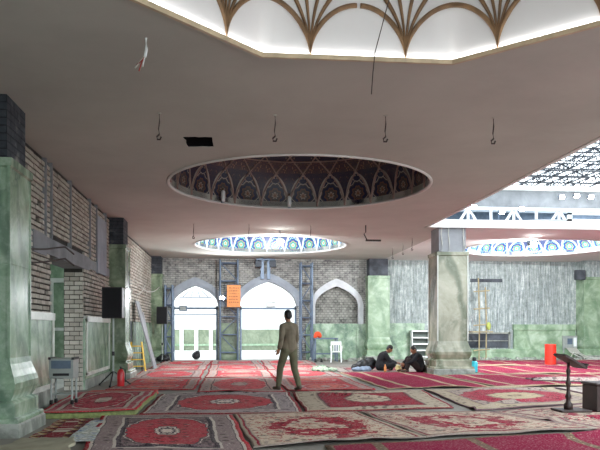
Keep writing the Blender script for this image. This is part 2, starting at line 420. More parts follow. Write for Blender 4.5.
def rug(corners, label, mat, z0=.0, thick=.014, folds=(), name='carpet', seed=0, nx=60, ny=60, wav=.006, group=None, edge_w=.012, cat='carpet', base=None):
    """corners: far-left, far-right, near-right, near-left; folds: (x, y, angle, length, height, width)"""
    rnd = random.Random(seed+11); ph = [rnd.uniform(0, 6.28) for _ in range(12)]
    TL, TR, BR, BL = [Vector((c[0], c[1])) for c in corners]
    def P(i, j):
        a, b = i/nx, j/ny
        p = (BL*(1-a)+BR*a)*(1-b) + (TL*(1-a)+TR*a)*b
        ex = edge_w*(math.sin(b*9+ph[0])+.6*math.sin(b*23+ph[1])); ey = edge_w*(math.sin(a*8+ph[2])+.6*math.sin(a*19+ph[3]))
        p = Vector((p.x+ex, p.y+ey))
        z = wav*(1.6+math.sin(p.x*3.1+p.y*1.3+ph[4])+.6*math.sin(p.x*1.7-p.y*4.2+ph[5]))
        for fx, fy, fa, fl_, fh, fw in folds:
            ca, sa = math.cos(R(fa)), math.sin(R(fa)); dx, dy = p.x-fx, p.y-fy
            l = dx*ca+dy*sa; q = -dx*sa+dy*ca+.06*math.sin(l*4+ph[6])
            z += fh*math.exp(-(q/fw)**2)*math.exp(-(abs(l)/(fl_/2))**4)
        return (p.x, p.y, z0+thick+z)
    cx, cy = (TL+TR+BR+BL)/4
    mb = MB(); vs = []; uvs = []
    for j in range(ny+1):
        for i in range(nx+1): vs.append(P(i, j)); uvs.append((i/nx, j/ny))
    fs = [(j*(nx+1)+i, j*(nx+1)+i+1, (j+1)*(nx+1)+i+1, (j+1)*(nx+1)+i) for j in range(ny) for i in range(nx)]
    ring = [i for i in range(nx+1)] + [j*(nx+1)+nx for j in range(1, ny+1)] + [ny*(nx+1)+i for i in range(nx-1, -1, -1)] + [j*(nx+1) for j in range(ny-1, 0, -1)]
    b = len(vs)
    for k in ring: x, y, z = vs[k]; vs.append((x, y, z-thick)); uvs.append(uvs[k])
    m = len(ring)
    fs += [(ring[k], b+k, b+(k+1)%m, ring[(k+1)%m]) for k in range(m)]
    mb.v = [(v[0]-cx, v[1]-cy, v[2]-z0) for v in vs]; mb.f = fs
    o = mb.build(name, mat, None, smooth=True)
    ul = o.data.uv_layers.new(name='UVMap')
    for lp in o.data.loops: ul.data[lp.index].uv = uvs[lp.vertex_index]
    o.location = (cx, cy, z0)
    tag(o, label, cat, group)
    return o

# ================================================================ SETTING
CZ = 4.40
OCT = (1.42, 5.10); ROCT = 2.62           # apothem of the white vault's opening
C1 = (1.47, 14.80); C2 = (1.47, 25.42); C3 = (11.5, 25.4); RC = 2.72
def floor_build():
    mb = MB(); mb.box(-3.9, 18, -2.5, 31.2, -.12, 0); struct(mb, 'floor', M_floor)
    g = MB(); g.box(-60, 60, -60, 90, -.4, -.121); g.box(-14, 30, 31.2, 60, -.12, -.004); g.box(-12, -3.9, -2.5, 31.2, -.12, -.002); g.box(-12, 18, -30, -2.5, -.12, -.002)  # unseen pale paving behind the camera added to bounce sky light inside
    struct(g, 'floor_outside', M_ground)
floor_build()
def ring_plate(mb, rect, hole, z0, z1):
    """rectangle with a polygonal hole, a slab from z0 to z1"""
    x0, x1, y0, y1 = rect; cx = sum(p[0] for p in hole)/len(hole); cy = sum(p[1] for p in hole)/len(hole)
    angs = sorted(math.atan2(p[1]-cy, p[0]-cx) for p in hole)
    corners = [math.atan2(b-cy, a-cx) for a in (x0, x1) for b in (y0, y1)]
    al = sorted(set(angs+corners))
    def onhole(a):
        d = Vector((math.cos(a), math.sin(a))); m = len(hole)
        for i in range(m):
            p = Vector(hole[i])-Vector((cx, cy)); q = Vector(hole[(i+1)%m])-Vector((cx, cy)); e = q-p
            den = d.x*e.y-d.y*e.x
            if abs(den) < 1e-12: continue
            t = (p.x*e.y-p.y*e.x)/den; s_ = (p.x*d.y-p.y*d.x)/den
            if t > 0 and -1e-6 <= s_ <= 1+1e-6: return (cx+d.x*t, cy+d.y*t)
    def onrect(a):
        dx, dy = math.cos(a), math.sin(a)
        tx = ((x1-cx) if dx > 0 else (x0-cx))/dx if abs(dx) > 1e-9 else 1e9
        ty = ((y1-cy) if dy > 0 else (y0-cy))/dy if abs(dy) > 1e-9 else 1e9
        t = min(tx, ty); return (cx+dx*t, cy+dy*t)
    n = len(al); vs = []
    for a in al:
        h, r = onhole(a), onrect(a)
        vs += [(h[0], h[1], z0), (r[0], r[1], z0), (h[0], h[1], z1), (r[0], r[1], z1)]
    fs = []
    for i in range(n):
        a, b = i*4, ((i+1)%n)*4
        fs += [(a, a+1, b+1, b), (a+2, b+2, b+3, a+3), (a, b, b+2, a+2), (a+1, a+3, b+3, b+1)]
    mb.add(vs, fs)
def circ(c, r, n=96): return [(c[0]+r*math.cos(2*PI*i/n), c[1]+r*math.sin(2*PI*i/n)) for i in range(n)]
def octo(c, ap): 
    r = ap/math.cos(PI/8); return [(c[0]+r*math.cos(PI/8+i*PI/4), c[1]+r*math.sin(PI/8+i*PI/4)) for i in range(8)]
def plates(mb, X0, X1, Y0, Y1, holes, z0, z1):
    ys = sorted({Y0, Y1} | {h[0][2] for h in holes} | {h[0][3] for h in holes})
    for a, b in zip(ys[:-1], ys[1:]):
        hs = [h for h in holes if h[0][2] <= a and h[0][3] >= b]
        xs = [X0] + sorted(q for h in hs for q in h[0][:2]) + [X1]
        for i in range(0, len(xs), 2):
            if xs[i+1]-xs[i] > 1e-6: mb.box(xs[i], xs[i+1], a, b, z0, z1)
    for rect, hole in holes:
        if hole: ring_plate(mb, rect, hole, z0, z1)
BH = [(-.73, 11.15), (-.30, 11.13), (-.27, 11.74), (-.70, 11.78)]
BHj = []
_r = random.Random(3)
for i in range(4):
    p, q = Vector(BH[i]), Vector(BH[(i+1)%4])
    for k in range(5): w = p.lerp(q, k/5); BHj.append((w.x+_r.uniform(-.018, .018), w.y+_r.uniform(-.018, .018)))
mb = MB()
plates(mb, -3.3, 5.78, -1.6, 30.5, [((-1.6, 4.5, 1.95, 8.25), octo(OCT, ROCT)), ((-1.0, 0, 10.9, 11.8), None),
    ((C1[0]-3.0, C1[0]+3.0, 11.81, 17.8), circ(C1, RC)), ((C2[0]-3.0, C2[0]+3.0, 22.42, 28.42), circ(C2, RC))], CZ, CZ+.16)
mbb = MB(); plates(mbb, 6.7, 17.6, 20.35, 30.5, [((C3[0]-3.0, C3[0]+3.0, 22.4, 28.4), circ(C3, RC))], CZ, CZ+.16); struct(mbb, 'ceiling_bay', M_white)  # white plaster stands in for the strong light on the bay ceiling
mb.box(5.78, 6.7, 20.35, 30.5, CZ, CZ+.16)
ring_plate(mb, (-1.0, 0, 10.9, 11.8), BHj, CZ, CZ+.012)
struct(mb, 'ceiling', M_ceiling)
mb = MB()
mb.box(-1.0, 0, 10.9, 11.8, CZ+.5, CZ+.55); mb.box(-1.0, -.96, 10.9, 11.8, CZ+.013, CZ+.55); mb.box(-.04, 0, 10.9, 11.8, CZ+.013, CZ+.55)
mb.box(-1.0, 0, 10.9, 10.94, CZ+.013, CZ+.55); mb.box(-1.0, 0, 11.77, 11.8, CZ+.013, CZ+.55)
struct(mb, 'ceiling_void', M_voidshade)
tr = MB(); tr.box(5.78, 5.86, -1.6, 20.35, CZ-.02, CZ+.2); tr.box(5.78, 17.6, 20.25, 20.35, CZ-.02, CZ+.22)
struct(tr, 'trim_1', M_white)

# --- left wall: real bricks on a mortar core
def pt_arch(t):  return (1-t)*.34 + .66*math.sqrt(max(0, 1-t*t))
def brick_relief(mb, x, y0, y1, z0, z1, depth=.03, bw=.235, bh=.064, gap=.030, holes=(), rs=1):
    r = random.Random(rs); row = 0; z = z0
    while z+bh < z1:
        y = y0 - (bw/2 if row % 2 else 0)
        while y < y1:
            a, b = max(y, y0), min(y+bw-.008, y1)
            if b-a > .03 and not any(h[0] < b and h[1] > a and h[2] < z+bh and h[3] > z for h in holes) and r.random() > .015:
                d = depth*r.uniform(.8, 1.05); j = r.uniform(-.003, .003)
                mb.box(x-.005, x+d, a, b, z+j, z+bh+j)
            y += bw
        z += bh+gap; row += 1
WX = -3.28
mb = MB()
DY0, DY1, DZ = 13.35, 16.1, 2.72
mb.box(WX-.42, WX-.03, -7, DY0, 0, CZ+.16); mb.box(WX-.42, WX-.03, DY1, 30.9, 0, CZ+.16); mb.box(WX-.42, WX-.03, DY0, DY1, DZ+.3, CZ+.16)
struct(mb, 'wall_left', M_mortar)
mb = MB(); brick_relief(mb, WX-.03, 9.95, 19.4, 1.62, CZ-.02, .05, holes=[(DY0-.02, DY1+.02, 0, DZ+.32)], rs=2)
brick_relief(mb, WX-.03, 20.35, 29.6, 1.62, CZ-.02, .05, rs=5, bw=.25, bh=.075)
# brick jamb of the opening faces the camera
r = random.Random(9); z = 0; row = 0
while z < DZ-.08:
    xs = WX-.40 - (.0 if row % 2 else .1)
    while xs < WX:
        a, b = max(xs, WX-.41), min(xs+.2, WX+.0)
        if b-a > .03: mb.box(a, b, DY1-.03*r.uniform(.4, 1.1), DY1+.05, z, z+.085)
        xs += .215
    z += .102; row += 1
struct(mb, 'wall_left_brickwork', M_brickunit)
mb = MB(); mb.box(WX-.43, WX+.03, DY0-.5, DY1+.6, DZ, DZ+.3)             # concrete lintel
mb.box(WX-.03, WX+.035, 12.0, DY0-.5, DZ-.05, DZ+.32)
mb.box(WX-.03, WX+.03, DY1+.6, 19.4, DZ+.05, DZ+.26)
struct(mb, 'trim_2', M_concrete)
mb = MB()
for y, w in ((12.75, .05), (13.15, .06), (14.7, .05), (16.7, .06), (17.5, .05), (18.75, .07)): mb.box(WX-.03, WX+.05, y, y+w, DZ+.3, CZ)
struct(mb, 'trim_3', M_concrete)
mb = MB(); mb.box(WX-.03, WX+.06, 17.55, 18.75, 2.75, 4.15); struct(mb, 'trim_4', M_archdark)
mb = MB()
for a, b in ((10, DY0), (DY1, 19.4), (20.35, 22.2), (24, 29.6)): mb.box(WX-.03, WX+.035, a, b, 0, 1.6)
struct(mb, 'trim_5', M_green)
mb = MB()   # pale moulded frames of the marble dado
for a, b in ((10.2, DY0-.06), (DY1+.15, 19.3)):
    for q in (a, b-.09): mb.box(WX+.035, WX+.06, q, q+.09, .32, 1.62)
    mb.box(WX-.02, WX+.075, a, b, 1.53, 1.66); mb.box(WX+.035, WX+.06, a, b, .3, .38)
struct(mb, 'trim_6', M_whitemarble)
mb = MB(); mb.box(WX-.03, WX+.09, 9.95, DY0-.05, 0, .3); mb.box(WX-.03, WX+.06, DY1+.05, 19.4, 0, .22); struct(mb, 'baseboard_left', M_greymarble)
# flat dark panel painted as the shade in an opening further along
mb = MB(); mb.box(WX-.03, WX+.01, 22.3, 23.9, 0, 3.0); struct(mb, 'opening_shade', M_steeldark)
# passage seen through the opening
mb = MB(); mb.box(-6.4, -6.1, 8, 24, 0, 5.2); mb.box(-6.4, -3.7, 24, 24.3, 0, 5.2); struct(mb, 'wall_passage', M_greenlight)
mb = MB()
for x in (-5.95, -5.45, -4.95, -4.45): mb.box(x, x+.1, 23.94, 24, 0, 3.0)
mb.box(-6.1, -3.7, 23.93, 24, 2.9, 3.05); mb.box(-6.1, -3.7, 23.93, 24, 1.3, 1.4); struct(mb, 'trim_18', M_whitemarble)
mb = MB(); mb.box(-6.4, -4.5, 8, 24, CZ+.3, CZ+.5); struct(mb, 'sky_blocker_passage', M_white)  # unseen roof strip added to cut the sky light in the passage
mb = MB()
for y in (14.0, 15.2, 16.4, 17.6, 18.8): mb.box(-6.1, -6.05, y, y+.12, 0, 3.0)
mb.box(-6.1, -6.04, 8, 24, 2.9, 3.05); mb.box(-6.1, -6.05, 8, 24, 1.5, 1.56); struct(mb, 'trim_7', M_whitemarble)

# --- back wall with two arched doorways and a blind arch
BY = 30.5
ARCH = [(-1.5, .97, 2.42, 3.22), (1.66, 1.24, 2.42, 3.42), (4.66, .95, 2.42, 3.22)]
def az(a, x, grow=0.0, up=0.0):
    cx, w, zs, za = a; t = abs(x-cx)/(w+grow)
    return zs+(za+up-zs)*pt_arch(min(1, t))
def wall_with_arches(x0, x1, y0, y1, zt):
    mb = MB(); N = 26
    xs = [x0]
    for cx, w, zs, za in ARCH: xs += [cx-w+2*w*i/N for i in range(N+1)]
    xs.append(x1)
    def inside(xm):
        for a in ARCH:
            if abs(xm-a[0]) < a[1]-1e-6: return a
    for a, b in zip(xs[:-1], xs[1:]):
        h = inside((a+b)/2)
        if h is None: mb.box(a, b, y0, y1, 0, zt)
        else:
            za, zb = az(h, a), az(h, b)
            if abs(abs(a-h[0])-h[1]) < 1e-6: za = h[2]
            if abs(abs(b-h[0])-h[1]) < 1e-6: zb = h[2]
            mb.add([(a,y0,za),(b,y0,zb),(b,y0,zt),(a,y0,zt),(a,y1,za),(b,y1,zb),(b,y1,zt),(a,y1,zt)],
                   [(0,1,2,3),(5,4,7,6),(4,5,1,0),(3,2,6,7),(0,3,7,4),(1,5,6,2)])
    return mb
struct(wall_with_arches(-3.7, 6.0, BY, BY+.5, CZ+.16), 'wall_back', M_brickgrey)
def arch_band(a, grow, up, y0, y1, zb, extra=0):
    """moulded surround following the arch"""
    mb = MB(); cx, w, zs, za = a; inn = []; out = []; N = 36
    inn.append((cx-w, zb)); out.append((cx-w-grow, zb))
    for i in range(N+1):
        q = -1+2*i/N
        inn.append((cx+w*q, zs+(za-zs)*pt_arch(abs(q)))); out.append((cx+(w+grow)*q, zs+(za+up-zs)*pt_arch(abs(q))))
    inn.append((cx+w, zb)); out.append((cx+w+grow, zb))
    n = len(inn); vs = []; fs = []
    for p, q in zip(inn, out): vs += [(p[0], y0+.03, p[1]), ((p[0]*.6+q[0]*.4), y0, p[1]*.6+q[1]*.4), (q[0], y0, q[1]), (q[0], y1, q[1]), (p[0], y1, p[1])]
    for i in range(n-1):
        for k in range(5): fs.append((i*5+k, i*5+(k+1)%5, i*5+5+(k+1)%5, i*5+5+k))
    fs += [(0,1,2,3,4), tuple((n-1)*5+k for k in (4,3,2,1,0))]
    return mb.add(vs, fs)
for k, (a, m_, lb, zb) in enumerate(((ARCH[0], M_archdark, 'grey plaster pointed arch surround over the left bright doorway', 2.3), (ARCH[1], M_archdark, 'grey plaster pointed arch surround over the middle bright doorway', 2.35), (ARCH[2], M_arch, 'white plaster pointed arch framing the blind brick niche', 1.56))):
    o = arch_band(a, .24 if k == 2 else .33, .34 if k == 2 else .36, BY-.09, BY+.015, zb).build('arch_surround', m_)
    tag(o, lb, 'arch', 'pointed arches of the back wall')
mb = MB(); mb.box(3.55, 5.75, BY+.28, BY+.5, 0, 3.4); struct(mb, 'wall_back_niche', M_rubble)
mb = MB(); mb.box(3.3, 6.0, BY-.06, BY+.3, 0, 1.58); mb.box(3.3, 6.0, BY-.09, BY, 1.30, 1.36); mb.box(3.3, 6.0, BY-.12, BY, 0, .2)
mb.box(5.55, 5.63, BY-.1, BY, 0, 1.4); struct(mb, 'trim_8', M_green)
mb = MB()
for x0, x1 in ((-3.3, -2.5), (-.5, .4)): mb.box(x0, x1, BY-.05, BY+.05, 0, 1.6)
struct(mb, 'trim_9', M_green_dark)
mb = MB(); mb.box(6.0, 17.6, BY, BY+.5, 0, CZ+.16); struct(mb, 'wall_back_right', M_ridged)
mb = MB(); mb.box(6.95, 8.6, BY-.06, BY+.02, 0, 1.56); mb.box(6.95, 8.6, BY-.1, BY, 1.44, 1.6); struct(mb, 'trim_10', M_green)
xa = WY(513, 330, BY)[0]
mb = MB(); mb.box(xa, 15.6, BY-.12, BY+.02, .2, 1.5); mb.box(xa-.03, 15.6, BY-.17, BY, 1.3, 1.55); struct(mb, 'trim_11', M_greenlight)
mb = MB(); mb.box(8.6, 15.6, BY-.25, BY, 0, .42); mb.box(8.6, xa, BY-.28, BY, .30, .46); struct(mb, 'trim_12', M_greenlight)
# recess behind the bamboo poles: flat panel coloured dark for its shade, stone frame
xr0, xr1 = WY(468, 340, BY)[0], WY(508, 340, BY)[0]
mb = MB(); mb.box(xr0, xr1, BY-.03, BY+.01, .5, 1.13); struct(mb, 'recess_shade', M_conc_dark)
mb = MB(); mb.box(xr0-.05, xr1+.08, BY-.09, BY, 1.13, 1.2); mb.box(xr1, xr1+.08, BY-.09, BY, .46, 1.2); mb.box(xr0, xr1, BY-.07, BY, .8, .83); struct(mb, 'trim_13', M_greymarble)
xs0, xs1 = WY(470, 276, BY)[0], WY(502, 276, BY)[0]
mb = MB(); mb.box(xs0, xs1, BY-.03, BY+.01, 3.45, 3.6); struct(mb, 'trim_14', M_conc_dark)
mb = MB(); mb.box(17.6, 17.9, -7, 31, 0, CZ); struct(mb, 'wall_right', M_ridged)
# beyond the doors: a bright court
mb = MB(); mb.box(-12, 16, 44, 44.4, 0, 6.2); struct(mb, 'wall_court', M_white)
mb = MB(); mb.box(-12, 16, 43.93, 44, .0, 1.3); struct(mb, 'trim_15', M_courtgreen)
mb = MB()
for x in (-4.0, -3.1, -2.2, -1.3, -.4, .5): mb.box(x, x+.22, 43.82, 43.95, .0, 1.36)
struct(mb, 'trim_16', M_white)
mb = MB(); mb.box(-12, 16, 43.87, 43.95, .28, .4); struct(mb, 'trim_17', M_greenlight)
# upper storey beyond the court roof on the right
mb = MB(); mb.box(6.5, 30, 33.4, 33.8, 3.0, 8.1); struct(mb, 'wall_upper_storey', M_steel)

# ================================================================ PILLARS
def pillar(cx, cy, label, mat, h=.46, cap=True, mbase=M_greymarble, top=3.66, captop=CZ, capm=M_block, bead=None):
    r = thing('pillar', label, 'pillar', (cx, cy, 0), group='marble clad pillars of the prayer hall')
    MB().sq([(h+.15, 0), (h+.15, .22), (h+.13, .24), (h+.09, .24), (h+.09, .42), (h+.07, .44), (h+.02, .46), (h+.055, .52), (h+.085, .60), (h+.09, .68), (h+.07, .76), (h+.04, .84), (h+.015, .92), (h, 1.0)], cx, cy).build('base', mat, r)
    s = MB().sq([(h, 1.0), (h, 2.2), (h-.004, 2.205), (h-.004, 2.215), (h, 2.22), (h, top-.12), (h+.03, top-.1), (h+.035, top)], cx, cy).build('shaft', mat, r)
    e = MB()
    for sx in (-1, 1):
        for sy in (-1, 1): e.box(cx+sx*h-.022, cx+sx*h+.012, cy+sy*h-.022, cy+sy*h+.012, 1.0, top-.1)
    e.build('corner_bead', bead or mat, r)
    MB().sq([(h-.05, top), (h-.05, captop)], cx, cy).build('bare_top', capm, r)
    p = MB().sq([(h+.17, 0), (h+.17, .16), (h+.15, .18), (h+.14, .18)], cx, cy); p.build('plinth', mbase, r)
    return r
pillar(-3.27, 9.75, 'green marble pillar with a dark brick top at the left edge beside the trolley', M_green, top=3.57)
pillar(-3.31, 19.9, 'dark green marble pillar against the left wall behind the loudspeaker', M_green_dark)
r2 = pillar(6.61, 20.78, 'pale veined onyx pillar standing free right of the sitting men', M_onyx, capm=M_concrete, bead=M_whitemarble)
pillar(-3.3, 30.2, 'green marble pillar in the far left corner behind the second loudspeaker', M_green_dark)
pillar(6.42, 30.3, 'pale green marble pillar against the back wall beside the white niche', M_greenlight, capm=M_conc_dark)
pillar(16.15, 30.2, 'green marble pillar at the far right against the ridged wall', M_greenlight, capm=M_ridged)
b_ = WY(579.5, 275, 29.7); tag(MB().cbox(b_[0]-.2, b_[0]+.2, 29.55, 29.8, b_[2]-.22, b_[2]+.22, .02).build('junction_box', M_conc_dark), 'dark square box high on the ridged wall beside the far right pillar', 'box')
# conduits up the bare top of the free pillar
cr = thing('conduit', 'pale conduit wires climbing the bare top of the onyx pillar', 'cable', (6.61, 20.34, 3.66))
for x in (6.28, 6.5, 6.95): MB().tube([(x, 20.34, 3.66), (x+.01, 20.34, 3.9), (x-.02, 20.34, 4.2), (x, 20.36, 4.39)], .014).build('wire', M_cable, cr)

# ================================================================ DOMES
def add_rib_copies(proto_list, root, n, start=0):
    for k in range(n):
        for p in proto_list:
            if k == 0: q = p
            else: q = p.copy(); COL.objects.link(q); q.parent = root
            q.rotation_euler = (0, 0, 2*PI*k/n)
def tile_dome(c, label, mat, ribmat, Hh=2.1):
    root = thing('dome', label, 'dome', (c[0], c[1], CZ), group='round tiled ceiling domes')
    Rr = RC; N = 96; prof = []; arc = [0]; M = 26
    for k in range(M+1):
        t = k/M*PI/2; prof.append((Rr*math.cos(t)**.95 if k < M else 0.001, .16+Hh*math.sin(t)))
    prof = [(Rr, .0)]+prof
    for a, b in zip(prof[:-1], prof[1:]): arc.append(arc[-1]+math.hypot(b[0]-a[0], b[1]-a[1]))
    mb = MB(); vs = []; uvs = []
    for k, (r_, z) in enumerate(prof):
        for i in range(N+1):
            a = 2*PI*i/N; vs.append((c[0]+r_*math.cos(a), c[1]+r_*math.sin(a), CZ+z)); uvs.append((i/N*24, arc[k]))
    fs = [(k*(N+1)+i, (k+1)*(N+1)+i, (k+1)*(N+1)+i+1, k*(N+1)+i+1) for k in range(len(prof)-1) for i in range(N)]
    mb.v = vs; mb.f = fs; o = mb.build('lining', mat, root, smooth=True)
    ul = o.data.uv_layers.new(name='UVMap')
    for lp in o.data.loops: ul.data[lp.index].uv = uvs[lp.vertex_index]
    ex = MB(); ex.lathe([(r_+.15, z) for r_, z in prof[2:-1]]+[(.001, .16+Hh+.15)], (c[0], c[1], CZ), 64, caps=False); ex.build('outer_shell', M_concrete, root, smooth=True)
    rim = MB(); rim.lathe([(Rr-.005, -.01), (Rr+.02, -.03), (Rr+.05, -.02), (Rr+.06, 0), (Rr-.005, .03)], (c[0], c[1], CZ), 96, closed=True); rim.build('rim', M_white, root, smooth=True)
    def pt(a, v):
        for k in range(len(arc)-1):
            if arc[k+1] >= v: 
                f = (v-arc[k])/(arc[k+1]-arc[k]); r_ = prof[k][0]*(1-f)+prof[k+1][0]*f-.012; z = prof[k][1]*(1-f)+prof[k+1][1]*f; break
        return (r_*math.cos(a), r_*math.sin(a), z)
    protos = []
    for sg in (1, -1):
        m = MB(); m.tube([pt(sg*(2*PI/24)*1.0*(t**1.7)*1.5, .03+1.55*t) for t in [i/18 for i in range(19)]], lambda f: .022-.008*f, 6)
        protos.append(m.build('rib', ribmat, root, smooth=True, local=True))
    add_rib_copies(protos, root, 24)
    ringm = MB(); ringm.tube([pt(2*PI*i/72, 1.14) for i in range(73)], .018, 6); ringm.build('ring_band', ribmat, root, smooth=True, local=True)
    MB().cyl((c[0], c[1], CZ+.16+Hh-.5), (c[0], c[1], CZ+.16+Hh+.02), .02).cyl((c[0], c[1], CZ+.16+Hh-.12), (c[0], c[1], CZ+.16+Hh), .1, .16).build('lamp_hook', M_wood, root)
    return root
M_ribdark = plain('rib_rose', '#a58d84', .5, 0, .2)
M_ribpale = plain('rib_white', '#dfe6ee', .5, 0, .08)
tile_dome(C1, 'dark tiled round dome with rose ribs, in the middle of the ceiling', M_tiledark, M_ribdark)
tile_dome(C2, 'brightly lit blue tiled round dome before the arched back wall', M_tileblue, M_ribpale)
tile_dome(C3, 'glaring blue and white tiled dome in the ceiling of the right bay', M_tileblue, M_ribpale, .8)

def white_vault():
    c = OCT
    root = thing('dome', 'white octagonal ribbed vault with gilt ribs above the nearest carpets', 'dome', (c[0], c[1], CZ))
    setb = -.015; Hh = 2.45
    def rad(a, ap): return ap/math.cos(((a+PI/8) % (PI/4)) - PI/8)
    def pt(a, h, inset=0):
        """h: height above the ceiling; the octagon melts into a round vault"""
        base = rad(a, ROCT+setb); rnd_ = (ROCT+setb)*1.03
        w = min(1, h/1.0); r0 = base*(1-w)+rnd_*w
        sh = max(0, 1-(h/Hh)**2.1)**.5
        return ((r0*sh-inset)*math.cos(a), (r0*sh-inset)*math.sin(a), h-inset*.3)
    N, M = 160, 34; vs = []
    for k in range(M+1):
        for i in range(N): vs.append(pt(2*PI*i/N+PI/8, Hh*min(.9999, math.sin(k/M*PI/2))))
    fs = [(k*N+i, (k+1)*N+i, (k+1)*N+(i+1)%N, k*N+(i+1)%N) for k in range(M) for i in range(N)]
    m = MB(); m.v = vs; m.f = fs; m.build('vault', M_domewhite, root, smooth=True, local=True)
    ex = MB(); ex.lathe([(3.05, .16), (3.05, .9), (2.8, 1.8), (2.0, 2.5), (.9, 2.8), (.001, 2.85)], (0, 0, 0), 48, caps=False); ex.build('outer_shell', M_concrete, root, smooth=True, local=True)
    mo = MB(); pi_ = octo((0, 0), ROCT-.05); pj = octo((0, 0), ROCT+.01); pk = octo((0, 0), ROCT-.03)
    for i in range(8):
        j = (i+1) % 8
        mo.add([(*pk[i], -.03), (*pk[j], -.03), (*pj[j], -.03), (*pj[i], -.03), (*pi_[i], .012), (*pi_[j], .012), (*pj[j], .012), (*pj[i], .012)], [(3,2,1,0),(4,5,6,7),(0,1,5,4),(2,3,7,6)])
    mo.build('gilt_moulding', M_giltlight, root, local=True)
    # 16 springing points, two on each side of the octagon, each throwing a fan of curved ribs
    half = ROCT*math.tan(PI/8); d = half*.5
    sp_ = sorted(side*PI/4 + math.atan2(sg*d, ROCT) for side in range(8) for sg in (-1, 1))
    for a0 in sp_:
        for sg in (-1, 1):
            for reach, top, r_ in ((1.0, .57, .028), (2.0, 1.05, .024), (1.0, 1.3, .024)):
                m = MB(); P_ = []
                for i in range(22):
                    th = i/21*PI/2; q = .72*(1-math.cos(th))+.28*math.sin(th)*i/21; h = .005+top*math.sin(th)
                    P_.append(pt(a0 + sg*(PI/16)*reach*q, h, .012))
                m.tube(P_, lambda f: r_*(.25+.75*min(1, f*2.6)), 7)
                m.build('rib', M_gilt, root, smooth=True, local=True)
    return root
white_vault()
# cove lamps along the ledge of the white vault
for i in range(8):
    a = i*PI/4; nx, ny = math.cos(a), math.sin(a); rr = ROCT-.03
    L = bpy.data.lights.new('cove_lamp', 'AREA'); L.shape = 'RECTANGLE'; L.size = 2.12; L.size_y = .012; L.energy = COVE_DOME; L.color = (1, .97, .93)
    o = bpy.data.objects.new('cove_lamp', L); COL.objects.link(o)
    o.location = (OCT[0]+nx*rr, OCT[1]+ny*rr, CZ+.018)
    zax = Vector((-nx*.25, -ny*.25, -1)).normalized()   # light points along -Z: upward, leaning outward to the vault
    dirn = Vector((nx*.2, ny*.2, 1)).normalized()
    xax = Vector((-ny, nx, 0)); yax = (-dirn).cross(xax)
    o.matrix_world = Matrix.Translation(o.location) @ Matrix((xax, yax, -dirn)).transposed().to_4x4()
# fill light added inside the white vault, without any fixture
L = bpy.data.lights.new('vault_fill', 'POINT'); L.energy = FILL_VAULT; L.shadow_soft_size = .35; L.color = (1, .95, .88)
o = bpy.data.objects.new('vault_fill', L); COL.objects.link(o); o.location = (OCT[0], OCT[1], CZ+1.3)

def floodlight(loc, aim, label, power, size=.16, color=(.93, .97, 1), spot=R(140)):
    r = thing('floodlight', label, 'lamp', loc, group='bright floodlights')
    d = (Vector(aim)-Vector(loc)).normalized(); q = d.to_track_quat('-Z', 'Y'); Mx = q.to_matrix().to_4x4()
    m = MB(); m.obox(Mx @ Matrix.Translation((0, 0, .05)), size, size*.75, .045); m.build('housing', M_steeldark, r, local=True)
    m = MB(); m.obox(Mx, size*.9, size*.65, .006); m.build('lens', M_lamp, r, local=True)
    m = MB(); m.obox(Mx @ Matrix.Translation((-size*1.08, 0, .05)), .01, .02, .12).obox(Mx @ Matrix.Translation((size*1.08, 0, .05)), .01, .02, .12).obox(Mx @ Matrix.Translation((0, 0, .17)), size*1.1, .02, .01); m.build('bracket', M_steel, r, local=True)
    L = bpy.data.lights.new('flood_beam', 'SPOT'); L.energy = power; L.spot_size = spot; L.spot_blend = .4; L.shadow_soft_size = size*.6; L.color = color
    o = bpy.data.objects.new('flood_beam', L); COL.objects.link(o); o.parent = r; o.location = d*.03; o.rotation_euler = q.to_euler()
    return r
floodlight((.95, 23.6, CZ+.28), (1.9, 27.6, CZ+1.2), 'added floodlight hidden on the near rim of the blue tiled dome to brighten its lining', FILL_DOME, .1)  # unseen light added to brighten the tile lining
for a_, lb in ((90, 'small white lantern on the far rim of the dark tiled dome, at its middle'), (128, 'small white lantern on the far left rim of the dark tiled dome')):
    x, y = C1[0]+(RC-.06)*math.cos(R(a_)), C1[1]+(RC-.06)*math.sin(R(a_))
    l_ = thing('rim_lantern', lb, 'lamp', (x, y, CZ+.02), 0, 'lanterns on the rim of the dark dome')
    MB().lathe([(.03, 0), (.05, .02), (.045, .05), (.06, .09), (.05, .24), (.025, .28)], (0,0,0), 12).build('glass', M_plastic, l_, smooth=True, local=True)
    MB().lathe([(.028, .27), (.03, .29), (.008, .34)], (0,0,0), 10).build('cap', M_gilt, l_, local=True)
    MB().box(-.03, .03, -.01, .07, -.02, .01).build('rim_clip', M_steel, l_, local=True).rotation_euler = (0, 0, R(a_-90))
def hanging_lamp(px, py, Y, label, power, size=.1, ang=172):
    p = WY(px, py, Y); r = floodlight(p, (p[0], Y+2.2, p[2]-2.6), label, power, size, spot=R(ang))
    MB().cyl((0, 0, .1), (0, 0, CZ-p[2]), .015).build('hanging_rod', M_steel, r, local=True)
    MB().cbox(-.1, .1, -.13, -.1, -.08, .08, .005).build('rear_lens', M_lamp, r, local=True)
    return r
p = WY(222, 298, 29.6); r = floodlight((p[0], 29.6, p[2]), (p[0]+1.5, 24.0, CZ), 'floodlight clamped on the scaffold beside the left doorway, turned up to the ceiling', 330, .1, spot=R(130))
MB().box(-.02, .3, .1, .14, -.04, .04).build('clamp', M_steel, r, local=True)
hanging_lamp(280, 243, 21.6, 'floodlight hanging glaring before the blue tiled dome', HANG_HALL)
hanging_lamp(532, 245, 22.3, 'large floodlight hanging glaring before the dome of the right bay', HANG_BAY, .14)
